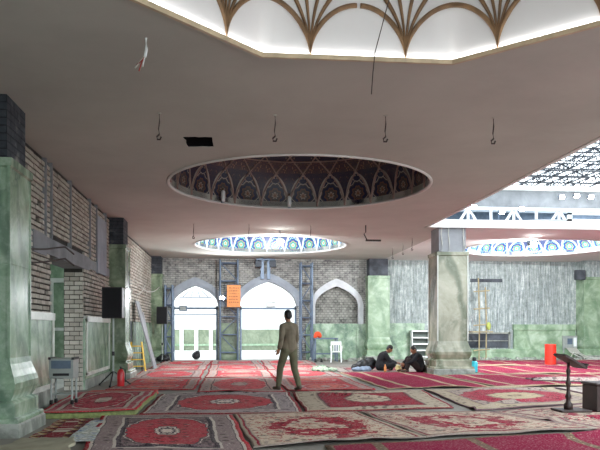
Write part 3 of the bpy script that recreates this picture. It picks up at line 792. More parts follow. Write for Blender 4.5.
# ================================================================ ROOF AND TRUSSES OVER THE OPEN BAY
def space_frame():
    r = thing('roof_frame', 'dark space frame roof of thin struts over the open bay on the right', 'roof', (11, 20, 9.0))
    rnd = random.Random(4)
    a = MB(); b = MB(); w = MB(); P = 1.5
    xs = [4.5+P*i for i in range(11)]; ys = [8+P*i for i in range(26)]
    for x in xs: a.bar((x, ys[0], 9.6), (x, ys[-1], 9.6), .065); b.bar((x+P/2, ys[0], 8.8), (x+P/2, ys[-1], 8.8), .065)
    for y in ys: a.bar((xs[0], y, 9.6), (xs[-1], y, 9.6), .065); b.bar((xs[0], y+P/2, 8.8), (xs[-1], y+P/2, 8.8), .065)
    for x in xs[:-1]:
        for y in ys[:-1]:
            for q in ((x, y), (x+P, y), (x, y+P), (x+P, y+P)): w.bar((q[0], q[1], 9.6), (x+P/2, y+P/2, 8.8), .045)
    a.build('upper_chord', M_steeldark, r); b.build('lower_chord', M_steeldark, r); w.build('web_struts', M_steeldark, r)
space_frame()
fy = 32.6
zt, zb = WY(540, 191, fy)[2], WY(540, 208, fy)[2]
fa = thing('fascia_beam', 'long grey fascia beam with a white top edge above the right bay', 'beam', (13, fy, zb))
MB().box(6.5, 24, fy, fy+.5, zb, zt).build('web', M_concrete, fa)
MB().box(6.5, 24, fy-.15, fy+.5, zt, zt+.22).build('top_edge', M_white, fa)
MB().box(6.5, 24, fy-.1, fy, zb-.25, zb).build('bottom_edge', M_archdark, fa)
tr_ = thing('lattice_truss', 'pale steel lattice truss below the grey fascia beam', 'truss', (12, 31.4, CZ+.2))
m = MB(); y = 31.6
z0, z1 = CZ+.9, zb-.25
for z in (z0, z1): m.bar((6.5, y, z), (24, y, z), .14)
m.build('chord', M_steelwhite, tr_)
m = MB(); x = 6.6; k = 0
while x < 23:
    m.bar((x, y, z0), (x, y, z1), .1); m.bar((x, y, z0 if k % 2 else z1), (x+1.1, y, z1 if k % 2 else z0), .1); x += 1.1; k += 1
m.build('lattice', M_steelwhite, tr_)
for k, (px, py, d) in enumerate(((474, 207, 'floodlight glaring beside the ceiling edge above the onyx pillar'), (502, 212, 'floodlight glaring in the truss, second from the ceiling edge'), (522, 209, 'floodlight glaring in the truss, third from the ceiling edge'), (562, 197, 'floodlight at the left end of the row on the fascia beam'), (577, 196, 'floodlight in the middle of the row on the fascia beam'), (591, 197, 'floodlight at the right end of the row on the fascia beam'))):
    Y = 31.2 if k < 3 else 32.3
    p = WY(px, py, Y); r = floodlight(p, (p[0]-1.5, 14, 1), d, 260, .13)
    MB().box(p[0]-.03, p[0]+.03, Y+.1, 31.6 if k < 3 else 32.62, p[2]+.05, p[2]+.1).build('mounting_arm', M_steel, r)
    if k < 3: MB().box(p[0]-.03, p[0]+.03, 31.56, 31.62, z0, p[2]+.1).build('mounting_post', M_steel, r)
floodlight((11.2, 23.1, CZ+.2), (11.6, 27.5, CZ+.5), 'added floodlight hidden on the near rim of the right bay dome to brighten its lining', FILL_BAY, .1)  # added out of sight, only to light the bay dome from inside
bx0, bx1 = WY(567, 218, 20.9)[0], WY(612, 218, 20.9)[0]
zz0, zz1 = WY(580, 221.5, 20.9)[2], WY(580, 213.5, 20.9)[2]
tb = thing('light_trough', 'white rectangular frame standing on the slab of the right bay', 'frame', (bx0, 20.9, zz0))
MB().box(bx0, bx1, 20.8, 20.9, zz1-.06, zz1).box(bx0, bx1, 20.8, 20.9, zz0, zz0+.06).box(bx0, bx0+.12, 20.8, 20.9, zz0, zz1).build('frame', M_steelwhite, tb)
MB().box(bx0+.1, bx1, 20.86, 20.92, zz0+.05, zz1-.05).build('back_panel', M_steel, tb)
MB().box(bx0+.2, bx0+.25, 20.82, 20.9, CZ+.16, zz0+.02).box(bx1-.3, bx1-.25, 20.82, 20.9, CZ+.16, zz0+.02).build('foot', M_steel, tb)

# ================================================================ HANGING FROM THE CEILING
def hook(x, y, l, label, bent=0, group='wire hooks hanging from the ceiling'):
    r = thing('ceiling_hook', label, 'hook', (x, y, CZ), group=group)
    m = MB(); m.tube([(x, y, CZ+.02), (x+.006, y, CZ-l*.4), (x-.006, y, CZ-l*.75), (x+.004, y, CZ-l)], .009, 6); m.build('wire', M_wire, r)
    m = MB(); m.tube([(x+.004, y, CZ-l), (x-.03, y, CZ-l-.03), (x-.025, y, CZ-l-.07), (x+.015, y, CZ-l-.07), (x+.03, y, CZ-l-.03)], .013, 6); m.build('hook_end', M_wire, r)
    m = MB(); m.cyl((x, y, CZ-.012), (x, y, CZ+.01), .03); m.build('ceiling_plate', M_cable, r)
    return r
for x, y, lb in ((-.99, 9.95, 'leftmost wire hook of the front row, left of the black hole'), (.63, 9.88, 'second wire hook of the front row, right of the black hole'), (2.19, 9.75, 'third wire hook of the front row, above the right part of the dark dome'), (3.75, 9.7, 'rightmost wire hook of the front row, near the open edge of the ceiling')): hook(x, y, .3, lb)
for x, y, lb in ((-1.05, 20.4, 'wire hook before the left end of the blue tiled dome'), (.54, 20.3, 'wire hook before the left half of the blue tiled dome'), (2.35, 20.4, 'wire hook before the right half of the blue tiled dome')): hook(x, y, .36, lb)
for x, y, lb in ((6.32, 25.8, 'farthest of three small wire hooks left of the onyx pillar top'), (6.34, 24.3, 'middle one of three small wire hooks left of the onyx pillar top'), (6.3, 22.9, 'nearest of three small wire hooks left of the onyx pillar top')): hook(x-.25, y, .34, lb)
r = thing('ceiling_bracket', 'bent dark bracket hanging on a rod right of the blue tiled dome', 'bracket', (3.95, 20.2, CZ))
MB().tube([(3.95, 20.2, CZ+.01), (3.95, 20.2, CZ-.2), (3.9, 20.2, CZ-.26), (3.98, 20.2, CZ-.42)], .018, 6).build('rod', M_wire, r)
MB().box(3.95, 4.4, 20.17, 20.23, CZ-.47, CZ-.42).build('arm', M_wire, r)
r = thing('hanging_cable', 'frayed cable end with white and red wires hanging from the ceiling at upper left', 'cable', (-.87, 7.39, CZ))
MB().tube([(-.87, 7.39, CZ+.01), (-.865, 7.39, CZ-.12), (-.88, 7.39, CZ-.2)], .016).build('sheath', M_plastic, r)
for dx, dz, mm in ((-.1, -.32, M_cable), (-.06, -.35, plain('red_wire', '#a03a34')), (-.02, -.3, M_plastic), (-.085, -.29, plain('red_wire_dark', '#7d2a2c'))):
    MB().tube([(-.88, 7.39, CZ-.19), (-.88+dx*.5, 7.39-.01, CZ-.25), (-.88+dx, 7.38, CZ+dz)], .007, 6).build('wire', mm, r)
p0 = WY(378, 18, 7.0); p1 = WY(361, 80, 8.2)
m = MB(); m.tube([(1.72, 7.0, 5.15), (1.68, 7.25, 4.9), (1.6, 7.65, 4.45), (1.58, 7.68, 4.2), (1.57, 7.7, 4.0)], .006, 6)
tag(m.build('hanging_wire', M_wire), 'single thin wire hanging out of the white ribbed vault', 'wire')
# cables strung along the left wall
def sag(a, b, s, n=14): 
    a, b = Vector(a), Vector(b); return [a.lerp(b, i/n)-Vector((0, 0, s*4*(i/n)*(1-i/n))) for i in range(n+1)]
for a, b, s_, lb in (((-3.2, 16.6, 2.75), (-2.78, 19.5, 2.5), .22, 'pale cable sagging from the brick wall to the dark green pillar'), ((-2.83, 20.3, 2.95), (-2.95, 29.7, 3.1), .35, 'pale cable sagging along the left wall behind the dark green pillar'), ((-2.84, 20.3, 2.6), (-3.15, 26.5, 3.0), .3, 'lower pale cable sagging behind the dark green pillar')):
    m = MB(); m.tube(sag(a, b, s_), .014, 6); tag(m.build('wall_cable', M_cable), lb, 'cable')
for zc_, lb in ((2.42, 'upper cable run across the brick beside the green pillar'), (2.2, 'lower cable run across the brick beside the green pillar')):
    m = MB(); m.tube(sag((-3.2, 10.6, zc_+.2), (-3.2, 13.3, zc_+.45), .05)+[Vector((-3.1, 13.6, zc_+.5)), Vector((-3.05, 14.1, zc_+.42))], .016, 6); tag(m.build('wall_cable', M_wire), lb, 'cable')

# ================================================================ BACK WALL FITTINGS
def scaffold(x0, x1, y0, y1, h, label, levels=4):
    r = thing('scaffold_tower', label, 'scaffold', ((x0+x1)/2, (y0+y1)/2, 0), group='blue grey scaffold towers at the doorways')
    for x in (x0, x1):
        for y in (y0, y1): MB().cyl((x, y, 0), (x, y, h), .04, n=8).build('upright', M_steel, r)
    for k in range(levels):
        z = .35+k*(h-.5)/(levels-1)
        m = MB(); m.cyl((x0, y0, z), (x1, y0, z), .028, n=6).cyl((x0, y1, z), (x1, y1, z), .028, n=6).cyl((x0, y0, z), (x0, y1, z), .028, n=6).cyl((x1, y0, z), (x1, y1, z), .028, n=6); m.build('ledger', M_steel, r)
    m = MB(); z = .35; dz = (h-.5)/(levels-1)
    for k in range(levels-1): m.cyl((x0, y0, z+k*dz) if k % 2 else (x1, y0, z+k*dz), (x1, y0, z+(k+1)*dz) if k % 2 else (x0, y0, z+(k+1)*dz), .024, n=6)
    m.build('brace', M_steel, r); return r
scaffold(-.42, .32, 29.75, 30.3, 4.3, 'scaffold tower between the two bright doorways', 6)
scaffold(3.02, 3.5, 29.75, 30.3, 4.2, 'scaffold tower between the middle doorway and the white niche', 6)
scaffold(-2.72, -2.42, 29.75, 30.3, 3.2, 'scaffold tower at the left of the left doorway', 5)
for k, (a, lb) in enumerate(((ARCH[0], 'steel frame with a wired transom set in the left bright doorway'), (ARCH[1], 'steel frame with a transom bar set in the middle bright doorway'))):
    r = thing('door_frame', lb, 'door frame', (a[0], BY+.2, 0), group='steel frames of the bright doorways')
    for s_ in (-1, 1): MB().box(a[0]+s_*(a[1]-.04)-.04, a[0]+s_*(a[1]-.04)+.04, BY+.16, BY+.24, 0, 2.35).build('post', M_steel, r)
    MB().box(a[0]-a[1], a[0]+a[1], BY+.16, BY+.24, 2.2, 2.29).build('transom', M_steel, r)
    if k == 0:
        m = MB()
        for q in (-.55, -.2, .2, .55): m.cyl((a[0]+q*.5, BY+.2, 3.02), (a[0]+q, BY+.2, 2.72), .02, n=6)
        m.cyl((a[0]-.7, BY+.2, 2.72), (a[0]+.7, BY+.2, 2.72), .022, n=6); m.build('tympanum_grille', M_steel, r)
        MB().box(a[0]-.97, a[0]+.9, BY+.17, BY+.2, 1.96, 2.0).build('rail', M_steel, r)
        MB().box(a[0]+.9-.06, a[0]+.9, BY-.3, BY+.2, 1.96, 2.0).build('hinge_arm', M_steel, r)
# notice board
bxy = [WY(227, 285, 29.6), WY(240.5, 307, 29.6)]
r = thing('notice_board', 'orange notice board hung on the scaffold between the doorways', 'board', ((bxy[0][0]+bxy[1][0])/2, 29.6, bxy[1][2]))
MB().box(bxy[0][0], bxy[1][0], 29.66, 29.7, bxy[1][2], bxy[0][2]).build('panel', M_orange, r)
m = MB(); w_ = bxy[1][0]-bxy[0][0]; _r = random.Random(2)
for i in range(6):
    z = bxy[0][2]-.14-i*.12; x = bxy[0][0]+.08
    while x < bxy[1][0]-.1:
        l = _r.uniform(.03, .09); m.box(x, min(x+l, bxy[1][0]-.07), 29.652, 29.66, z, z+.025+.02*_r.random()); x += l+.025
m.build('faded_lines', M_text, r)
m = MB(); m.box(bxy[0][0]-.02, bxy[1][0]+.02, 29.65, 29.705, bxy[0][2], bxy[0][2]+.03).box(bxy[0][0]-.02, bxy[1][0]+.02, 29.65, 29.705, bxy[1][2]-.03, bxy[1][2]); m.build('frame', M_wood, r)
p = WY(271, 305, BY)
r = thing('transom_lamp', 'pale box lamp sitting on the transom of the middle doorway', 'lamp', (p[0], BY+.15, 2.29))
MB().cbox(p[0]-.2, p[0]+.2, BY+.05, BY+.3, 2.30, 2.52, .03).build('housing', M_greymetal, r); MB().box(p[0]-.16, p[0]+.16, BY+.04, BY+.05, 2.33, 2.49).build('lens', M_plastic, r)
p = WY(183, 308, BY)
r = thing('transom_lamp', 'small grey box lamp fixed on the transom of the left doorway', 'lamp', (p[0], BY+.1, 2.15))
MB().cbox(p[0]-.17, p[0]+.17, BY+.0, BY+.16, 2.12, 2.36, .02).build('housing', M_steel, r); MB().box(p[0]-.13, p[0]+.13, BY-.01, BY, 2.16, 2.32).build('lens', M_greymetal, r)
x0 = WY(256, 268, 30.2)[0]; x1 = WY(275, 268, 30.2)[0]
r = thing('steel_bracket', 'dark blue steel bracket above the crown of the middle doorway', 'bracket', ((x0+x1)/2, 30.3, 3.7))
MB().box(x0+.2, x0+.34, 30.2, 30.4, 3.5, CZ).box(x1-.34, x1-.2, 30.2, 30.4, 3.5, CZ).build('post', M_steel, r)
MB().box(x0, x1, 30.15, 30.25, CZ-.1, CZ-.02).build('crossbar', M_steel, r)
for x in (x0+.1, x1-.1): MB().cbox(x-.13, x+.13, 30.0, 30.2, 4.0, 4.3, .02).build('lamp_box', M_steeldark, r)

# ================================================================ FURNITURE AND OBJECTS
def speaker(loc, h, w, d, z, label, grp='black loudspeakers on tripod stands'):
    x, y = loc; r = thing('loudspeaker', label, 'loudspeaker', (x, y, z), 0, grp)
    MB().cbox(-w/2, w/2, -d/2, d/2, 0, h, .02).build('cabinet', M_black, r, local=True)
    MB().box(-w/2+.03, w/2-.03, -d/2-.012, -d/2+.005, .03, h-.03).build('grille', plain('speaker_grille', '#101114', .9), r, local=True)
    return r
def stand(loc, z, label):
    x, y = loc; r = thing('speaker_stand', label, 'stand', (x, y, 0), 0, 'tripod stands of the loudspeakers')
    MB().cyl((0,0,.12), (0,0,z), .022).build('pole', M_greymetal, r, local=True)
    MB().cyl((0,0,z*.45), (0,0,z*.45+.1), .035).build('collar', M_black, r, local=True)
    for k in range(3):
        a = k*2*PI/3+.5; l = MB(); l.cyl((.02*math.cos(a), .02*math.sin(a), .35), (.42*math.cos(a), .42*math.sin(a), .03), .016); l.cyl((.42*math.cos(a), .42*math.sin(a), .0), (.42*math.cos(a), .42*math.sin(a), .05), .025); l.build('leg', M_black, r, local=True)
    return r
stand((-2.78, 17.1), 1.62, 'tripod stand holding the loudspeaker before the dark green pillar')
speaker((-2.78, 17.1), .74, .47, .4, 1.62, 'large black loudspeaker raised before the dark green pillar')
stand((-2.72, 28.6), 1.55, 'tripod stand holding the small loudspeaker in the far left corner')
speaker((-2.72, 28.6), .7, .42, .4, 1.55, 'smaller black loudspeaker raised in the far left corner')
r = thing('fire_extinguisher', 'red fire extinguisher standing at the foot of the loudspeaker stand', 'extinguisher', (-2.55, 16.75, 0))
MB().lathe([(.075, 0), (.085, .03), (.085, .34), (.06, .4), (.03, .43)], (0,0,0), 16).build('cylinder', M_redext, r, smooth=True, local=True)
MB().cyl((0,0,.42), (0,0,.47), .022).box(-.015, .015, -.09, .03, .47, .49).build('valve', M_black, r, local=True)
MB().tube([(0.02, 0, .45), (.1, 0, .42), (.11, 0, .25), (.1, 0, .12)], .012).build('hose', M_black, r, local=True)

# step ladder and leaning boards
r = thing('step_ladder', 'yellow step ladder leaning beside the dark green pillar', 'ladder', (-2.88, 22.3, 0), R(15))
for x in (-.2, .2): MB().bar((x*1.25, 0, 0), (x*.8, .28, .95), .05, .03).build('rail', M_yellow, r, local=True)
for k in range(4): t = .2+k*.22; MB().box(-.19, .19, .28*t-.05, .28*t+.05, .95*t-.015, .95*t+.015).build('step', M_yellow, r, local=True)
for x in (-.18, .18): MB().bar((x*1.2, .55, 0), (x*.9, .28, .93), .035, .025).build('rear_rail', M_black, r, local=True)
r = thing('board', 'tall grey board leaning against the left wall behind the step ladder', 'board', (-2.5, 24.2, 0))
mm = MB(); mm.obox(Matrix.Translation((-.34, 0, 1.16)) @ Matrix.Rotation(R(-15), 4, 'Y'), .02, .42, 1.18); mm.build('panel', M_concrete, r, local=True)
r = thing('board', 'narrow pale board leaning on the left wall beyond the tall grey board', 'board', (-2.65, 25.4, 0))
mm = MB(); mm.obox(Matrix.Translation((-.25, 0, .98)) @ Matrix.Rotation(R(-12), 4, 'Y'), .02, .12, .99); mm.build('panel', M_concrete, r, local=True)

# trolley cabinet
r = thing('trolley', 'grey instrument trolley on castors beside the left pillar', 'trolley', (-2.78, 12.1, .118), R(-3))
MB().cbox(-.2, .2, -.16, .16, .43, .77, .012).build('cabinet', M_greymetal, r, local=True)
MB().box(-.16, .16, -.175, -.16, .60, .73).build('display_panel', M_steel, r, local=True)
MB().box(-.13, .13, -.178, -.16, .48, .52).build('slot', M_black, r, local=True)
for x in (-.19, .19): MB().box(x-.02, x+.02, -.17, .17, .745, .785).build('corner_guard', M_black, r, local=True)
for x in (-.17, .17):
    for y in (-.13, .13):
        l = MB().cyl((x, y, .07), (x, y, .44), .018).build('leg', M_greymetal, r, local=True)
        MB().cyl((x-.02, y, .04), (x+.02, y, .04), .04).build('castor', M_black, l, local=True)
MB().box(-.18, .18, -.14, .14, .16, .18).build('lower_shelf', M_greymetal, r, local=True)

# white plastic chair before the niche
def plastic_chair(loc, rot, label):
    r = thing('plastic_chair', label, 'chair', (*loc, 0), rot)
    MB().cbox(-.22, .22, -.22, .2, .41, .45, .012).build('seat', M_plastic, r, local=True)
    m = MB(); m.obox(Matrix.Translation((0, .235, .78)) @ Matrix.Rotation(R(-8), 4, 'X'), .21, .016, .07)
    for x in (-.19, .19): m.obox(Matrix.Translation((x, .215, .63)) @ Matrix.Rotation(R(-8), 4, 'X'), .025, .016, .2)
    for x in (-.09, 0, .09): m.obox(Matrix.Translation((x, .215, .6)) @ Matrix.Rotation(R(-8), 4, 'X'), .018, .01, .16)
    m.build('backrest', M_plastic, r, local=True)
    for x in (-.19, .19):
        for y in (-.19, .19): MB().cyl((x*1.1, y*1.15, 0), (x, y, .42), .022, .03, 8).build('leg', M_plastic, r, local=True)
    for x in (-.23, .23): MB().tube([(x, .2, .62), (x, 0, .64), (x, -.18, .62), (x*.95, -.2, .43)], .02, 8).build('armrest', M_plastic, r, local=True)
    return r
plastic_chair((4.28, 28.1), R(170), 'white plastic chair in front of the blind niche')
r = thing('work_table', 'tall grey metal table with bare legs behind the white plastic chair', 'table', (3.95, 28.9, 0))
MB().cbox(-.5, .5, -.3, .3, .93, .98, .01).build('tabletop', M_steel, r, local=True)
for x in (-.45, .45):
    for y in (-.26, .26): MB().box(x-.025, x+.025, y-.025, y+.025, 0, .93).build('leg', M_steel, r, local=True)
MB().box(-.45, .45, -.27, -.25, .3, .34).box(-.45, .45, .25, .27, .3, .34).build('stretcher', M_steel, r, local=True)
m = MB(); m.ell((0, 0, 0), (.15, .13, .12)); m.ell((.08, .02, -.06), (.1, .09, .1)); m.ell((-.1, -.04, -.08), (.08, .08, .1))
o = m.build('cloth_bundle', plain('orange_cloth', '#d8512f', .9)); o.location = (3.6, 28.72, 1.13); bake(o, .02); tag(o, 'orange red bundle of cloth on the end of the tall grey table', 'cloth')
for k, (x, lb) in enumerate(((3.45, 'left one of two black shoes under the tall grey table'), (3.7, 'right one of two black shoes under the tall grey table'))):
    r = thing('shoe', lb, 'shoe', (x, 28.25, 0), 0, 'black shoes on the floor by the table')
    m = MB(); m.ell((0, -.02, .05), (.05, .14, .05)); m.ell((0, .07, .075), (.045, .06, .06)); o = m.build('upper', M_black, r, local=True); bake(o, .012)
    MB().cbox(-.05, .05, -.15, .12, 0, .022, .008).build('sole', plain('sole_rubber', '#0c0c0d'), r, local=True)
# cloth heap
def heap(name, loc, parts, mat, label, cat, voxel=.02):
    m = MB()
    for c, r3 in parts: m.ell(c, r3)
    o = m.build(name, mat); o.location = loc; bake(o, voxel, 6)
    d = o.data; _q = random.Random(len(label))
    for v in d.vertices:
        v.co.z += .012*math.sin(v.co.x*37+v.co.y*21)+.008*math.sin(v.co.y*51-v.co.x*13); v.co.z = max(v.co.z, .001)
    return tag(o, label, cat)
t_ = NT('green_cloth', .95); M_cloth = t_.out(t_.ramp(t_.noise(t_.obj(), 7, 3), [(.4, '#5f7a68'), (.5, '#b9c4ac'), (.62, '#7f9a84')]))
heap('cloth', (2.95, 21.95, .016), [((0, 0, .04), (.38, .2, .08)), ((-.2, .08, .06), (.2, .14, .1)), ((.24, -.05, .05), (.2, .15, .07)), ((-.05, .1, .12), (.16, .1, .08))], M_cloth, 'crumpled pale green cloth lying on the carpet before the niche', 'cloth')
heap('cushion', (4.12, 21.75, .016), [((0, 0, .07), (.34, .17, .08)), ((.12, 0, .09), (.2, .15, .08))], plain('slate_cloth', '#7f8da0', .95), 'slate blue cushion on the floor left of the sitting men', 'cushion')
heap('duffel_bag', (4.36, 22.3, .016), [((0, 0, .17), (.34, .22, .19)), ((.14, 0, .27), (.22, .17, .16)), ((-.28, -.05, .1), (.22, .15, .13))], M_black, 'soft black bag slumped behind the slate blue cushion', 'bag')
heap('plastic_bag', (6.1, 21.62, .016), [((0, 0, .14), (.09, .08, .14)), ((0, 0, .28), (.04, .04, .07))], M_plastic, 'white plastic bag behind the back of the right sitting man', 'bag')
heap('paper_packet', (5.32, 21.5, .016), [((0, 0, .05), (.16, .1, .06)), ((-.08, .02, .12), (.1, .06, .1))], plain('yellow_paper', '#e3d69a', .9), 'yellowish open packet lying between the two sitting men', 'packet')
m = MB().lathe([(.035, 0), (.038, .02), (.038, .14), (.02, .18), (.015, .22)], (0,0,0), 14); o = m.build('bottle', M_orange, None, smooth=True); o.location = (4.82, 21.5, .03); tag(o, 'small orange drink bottle standing before the left sitting man', 'bottle')

# white shelf unit against the back wall
p0, p1 = WY(411, 331, 30.1), WY(426, 353, 30.1)
r = thing('shelf_unit', 'cream shelf unit with dark openings behind the sitting men', 'shelf', ((p0[0]+p1[0])/2+.1, 30.2, 0))
hw = .42
MB().box(-hw, -hw+.04, -.18, .18, 0, 1.27).build('side', M_plastic, r, local=True); MB().box(hw-.04, hw, -.18, .18, 0, 1.27).build('side', M_plastic, r, local=True)
MB().box(-hw, hw, .15, .18, 0, 1.27).build('back', plain('shelf_back', '#57605a'), r, local=True)
for z in (.1, .38, .66, .94, 1.23): MB().box(-hw, hw, -.19, .15, z, z+.05).build('shelf', M_plastic, r, local=True)

# red barrel
r = thing('barrel', 'bright red barrel standing on the far magenta carpet', 'barrel', (11.96, 25.2, .02))
MB().lathe([(.0, 0), (.20, 0), (.205, .02), (.205, .24), (.215, .25), (.205, .26), (.205, .49), (.215, .5), (.205, .51), (.205, .74), (.215, .75), (.205, .76), (.19, .76), (.19, .72), (0, .72)], (0,0,0), 28).build('drum', M_red, r, smooth=False, local=True)
MB().cyl((.08, -.02, .72), (.08, -.02, .745), .03).build('bung', M_redext, r, local=True)

# lectern (reading stand) and dark box
r = thing('reading_stand', 'dark turned wooden reading stand with a sloping top at the right', 'stand', (5.5, 10.95, .03), R(0))
MB().lathe([(.0, 0), (.07, .03), (.07, .12), (.04, .15), (.035, .2), (.055, .24), (.035, .28), (.025, .34), (.033, .42), (.045, .46), (.033, .5), (.022, .56), (.03, .62), (.04, .66), (.022, .7), (.022, .8)], (0,0,0), 18).build('post', M_wood, r, smooth=True, local=True)
m = MB(); m.obox(Matrix.Translation((0.03, 0, .82)) @ Matrix.Rotation(R(30), 4, 'Y'), .21, .22, .017); m.build('sloping_top', M_wood, r, local=True)
m = MB(); m.obox(Matrix.Translation((.21, 0, .755)) @ Matrix.Rotation(R(30), 4, 'Y'), .012, .22, .03); m.build('book_ledge', M_wood, r, local=True)
MB().cbox(-.2, .3, -.22, .22, 0, .035, .01).build('base_board', M_wood, r, local=True)
r = thing('box', 'dark brown wooden box beside the reading stand at the right edge', 'box', (6.12, 11.05, .03), R(0))
MB().cbox(-.2, .3, -.24, .24, 0, .42, .01).build('body', M_wood, r, local=True)
MB().cbox(-.22, .32, -.26, .26, .42, .465, .015).build('lid', M_wood, r, local=True)

# electric box with a tangle of cables
p = WY(571, 342, 30.2)
r = thing('switch_box', 'grey electric switch box on the right dado', 'box', (p[0], 30.2, p[2]))
MB().cbox(-.3, .3, 0, .16, -.28, .28, .015).build('case', M_greymetal, r, local=True)
MB().box(-.17, .06, -.02, 0, -.1, .16).build('meter_window', M_steel, r, local=True); MB().box(.12, .26, -.015, 0, -.2, .2).build('side_panel', M_steelwhite, r, local=True)
MB().box(-.36, -.3, .02, .12, -.5, .28).build('trunking', M_greymetal, r, local=True)
_q = random.Random(5)
for k in range(7):
    x0 = p[0]-.2+.07*k; x1 = p[0]+_q.uniform(-1.0, 1.3); pts = [(x0, 30.2, p[2]-.27), (x0+.05, 29.95, p[2]-.45), (x0*.6+x1*.4, 29.6-.1*k, .12), (x1, 29.2-.15*k, .05), (x1+_q.uniform(-.6, .6), 28.6+_q.uniform(-.3, .3), .045)]
    m = MB(); m.tube(pts, .022, 6); tag(m.build('floor_cable', M_cable), 'pale cable trailing from the grey switch box to the floor', 'cable', 'tangled cables under the switch box')

# bamboo poles
r = thing('pole_ladder', 'thin bamboo pole ladder standing right of the onyx pillar', 'ladder', (9.0, 29.2, 0))
xa_, xb_ = WY(479, 320, 29.2)[0], WY(486, 320, 29.2)[0]
for x, h in ((xa_, 3.55), (xb_, 3.15)): MB().tube([(x, 29.2, 0), (x+.02, 29.2, h*.5), (x-.01, 29.25, h)], .03, 8).build('pole', M_bamboo, r)
for z in (.42, 1.5, 2.2, 2.95): MB().tube([(xa_-.25, 29.17, z), (xb_+.15, 29.17, z+.05)], .026, 8).build('rung', M_bamboo, r)
MB().cbox(xa_-.4, xb_+.25, 29.0, 29.35, 1.2, 1.25, .01).build('plank', M_bamboo, r)
o = MB().ell((xb_+.1, 29.15, 1.47), (.1, .1, .18)).build('rag', plain('olive_rag', '#9ba556', .95)); tag(o, 'olive green rag hanging on the bamboo pole ladder', 'rag')
r = thing('water_flask', 'turquoise flask with a black cap behind the foot of the onyx pillar', 'flask', (7.55, 21.1, .02))
MB().lathe([(.09, 0), (.1, .02), (.1, .3), (.06, .35)], (0,0,0), 16).build('body', M_cyan, r, smooth=True, local=True); MB().lathe([(.06, .34), (.065, .36), (.065, .45), (.02, .47)], (0,0,0), 14).build('cap', M_black, r, smooth=True, local=True)
r = thing('backpack', 'black rucksack on the threshold of the left bright doorway', 'bag', (-1.5, 31.4, 0))
o = MB().ell((0, 0, .17), (.2, .14, .18)).ell((.06, -.04, .3), (.12, .1, .1)).build('body', M_black, r, local=True); bake(o, .02)
MB().tube([(-.1, -.12, .3), (-.12, -.17, .18), (-.1, -.12, .06)], .018).build('strap', M_steeldark, r, local=True)
heap('bag', (-2.75, 29.35, .0), [((0, 0, .12), (.3, .2, .14)), ((.1, 0, .2), (.17, .14, .1))], M_black, 'black sack on the floor at the foot of the small loudspeaker stand', 'bag')

# ================================================================ CARPETS
RED = '#a3373f'; DRED = '#7c2430'; CREAM = '#b9aea0'; BEIGE = '#a89c8c'; NAVY = '#4d454c'; GREY = '#8b8583'; PINK = '#b06a6a'; MAG = '#821238'
n_ = [0]
def carpet(corners, label, field, border, med, accent, style='medallion', **k):
    n_[0] += 1; q = n_[0]
    TL, TR, BR, BL = [Vector(c) for c in corners]
    W_ = ((TR-TL).length+(BR-BL).length)/2; L_ = ((TL-BL).length+(TR-BR).length)/2
    mk = {a: k.pop(a) for a in ('guard', 'floral', 'edge', 'bw', 'wear', 'spandrel') if a in k}
    mat = rug_mat('carpet_%s_%d' % (style, q), W_, L_, field, border, med, accent, style=style, seed=q, **mk)
    return rug(corners, label, mat, seed=q, group='carpets spread over the floor', **k)
GRP = 'carpets spread over the floor'
_t = NT('mottled_cloth', .95); M_bluecloth = _t.out(_t.ramp(_t.noise(_t.obj(), 9, 4), [(.38, '#5a6a86'), (.47, '#c3c6c4'), (.55, '#8a8f7e'), (.65, '#d2d0c6')]))
# nearest row
carpet([(-2.54, 10.8), (-2.05, 10.85), (-1.9, 8.75), (-2.5, 8.7)], 'narrow kilim with zigzag bands below the green edged mat', DRED, CREAM, '#5f3a34', '#b08e52', 'kilim', wear=.25, z0=0)
carpet([(-2.0, 11.3), (.03, 11.12), (.25, 7.7), (-1.62, 7.8)], 'dark bordered red medallion carpet, nearest one left of centre', '#a33a44', '#80706f', NAVY, '#c2b7ab', spandrel='#6b5d60', guard='#3b343a', edge='#a01c2c', bw=.42, wear=.3, z0=.002, folds=[(-.8, 8.25, 0, 2.2, .03, .06)])
carpet([(.04, 11.25), (2.05, 11.3), (2.42, 8.5), (.26, 8.0)], 'pale beige carpet with a ring of red flowers, nearest at the centre', '#b5a894', '#a89c8a', '#8a1c30', '#a0937f', 'floral', guard='#7d7270', edge='#8d8078', bw=.12, wear=.2, z0=.004, folds=[(1.4, 8.25, 12, 2.0, .05, .08)])
carpet([(2.06, 11.25), (4.15, 11.1), (4.9, 9.0), (2.44, 8.55)], 'faded beige and pink carpet between the flowered one and the reading stand', '#b0a28f', '#a59886', '#851f35', '#9b8c7c', 'floral', guard='#7d6066', edge='#8a7d76', bw=.12, wear=.35, z0=.006, folds=[(2.5, 10.1, -70, 1.8, .025, .08), (3.6, 8.85, 10, 2.2, .035, .1)])
carpet([(4.25, 11.1), (7.2, 12.4), (7.4, 9.6), (4.95, 8.95)], 'faded red and grey carpet under the reading stand', '#a89b8a', '#9d8f80', '#821f38', '#8c7f74', 'floral', guard='#7a5a60', bw=.3, wear=.35, z0=.003, folds=[(5.6, 10.2, 20, 2.5, .04, .1)])
carpet([(1.1, 8.1), (8.2, 9.55), (8.2, 4.6), (1.1, 4.6)], 'magenta prayer carpet with beige stripes at the bottom right', MAG, '#a5936f', '#7d1d3c', '#6e5a4a', 'stripe', wear=.12, z0=.001, folds=[(4.9, 8.6, 12, 2.4, .06, .12)], nx=90)
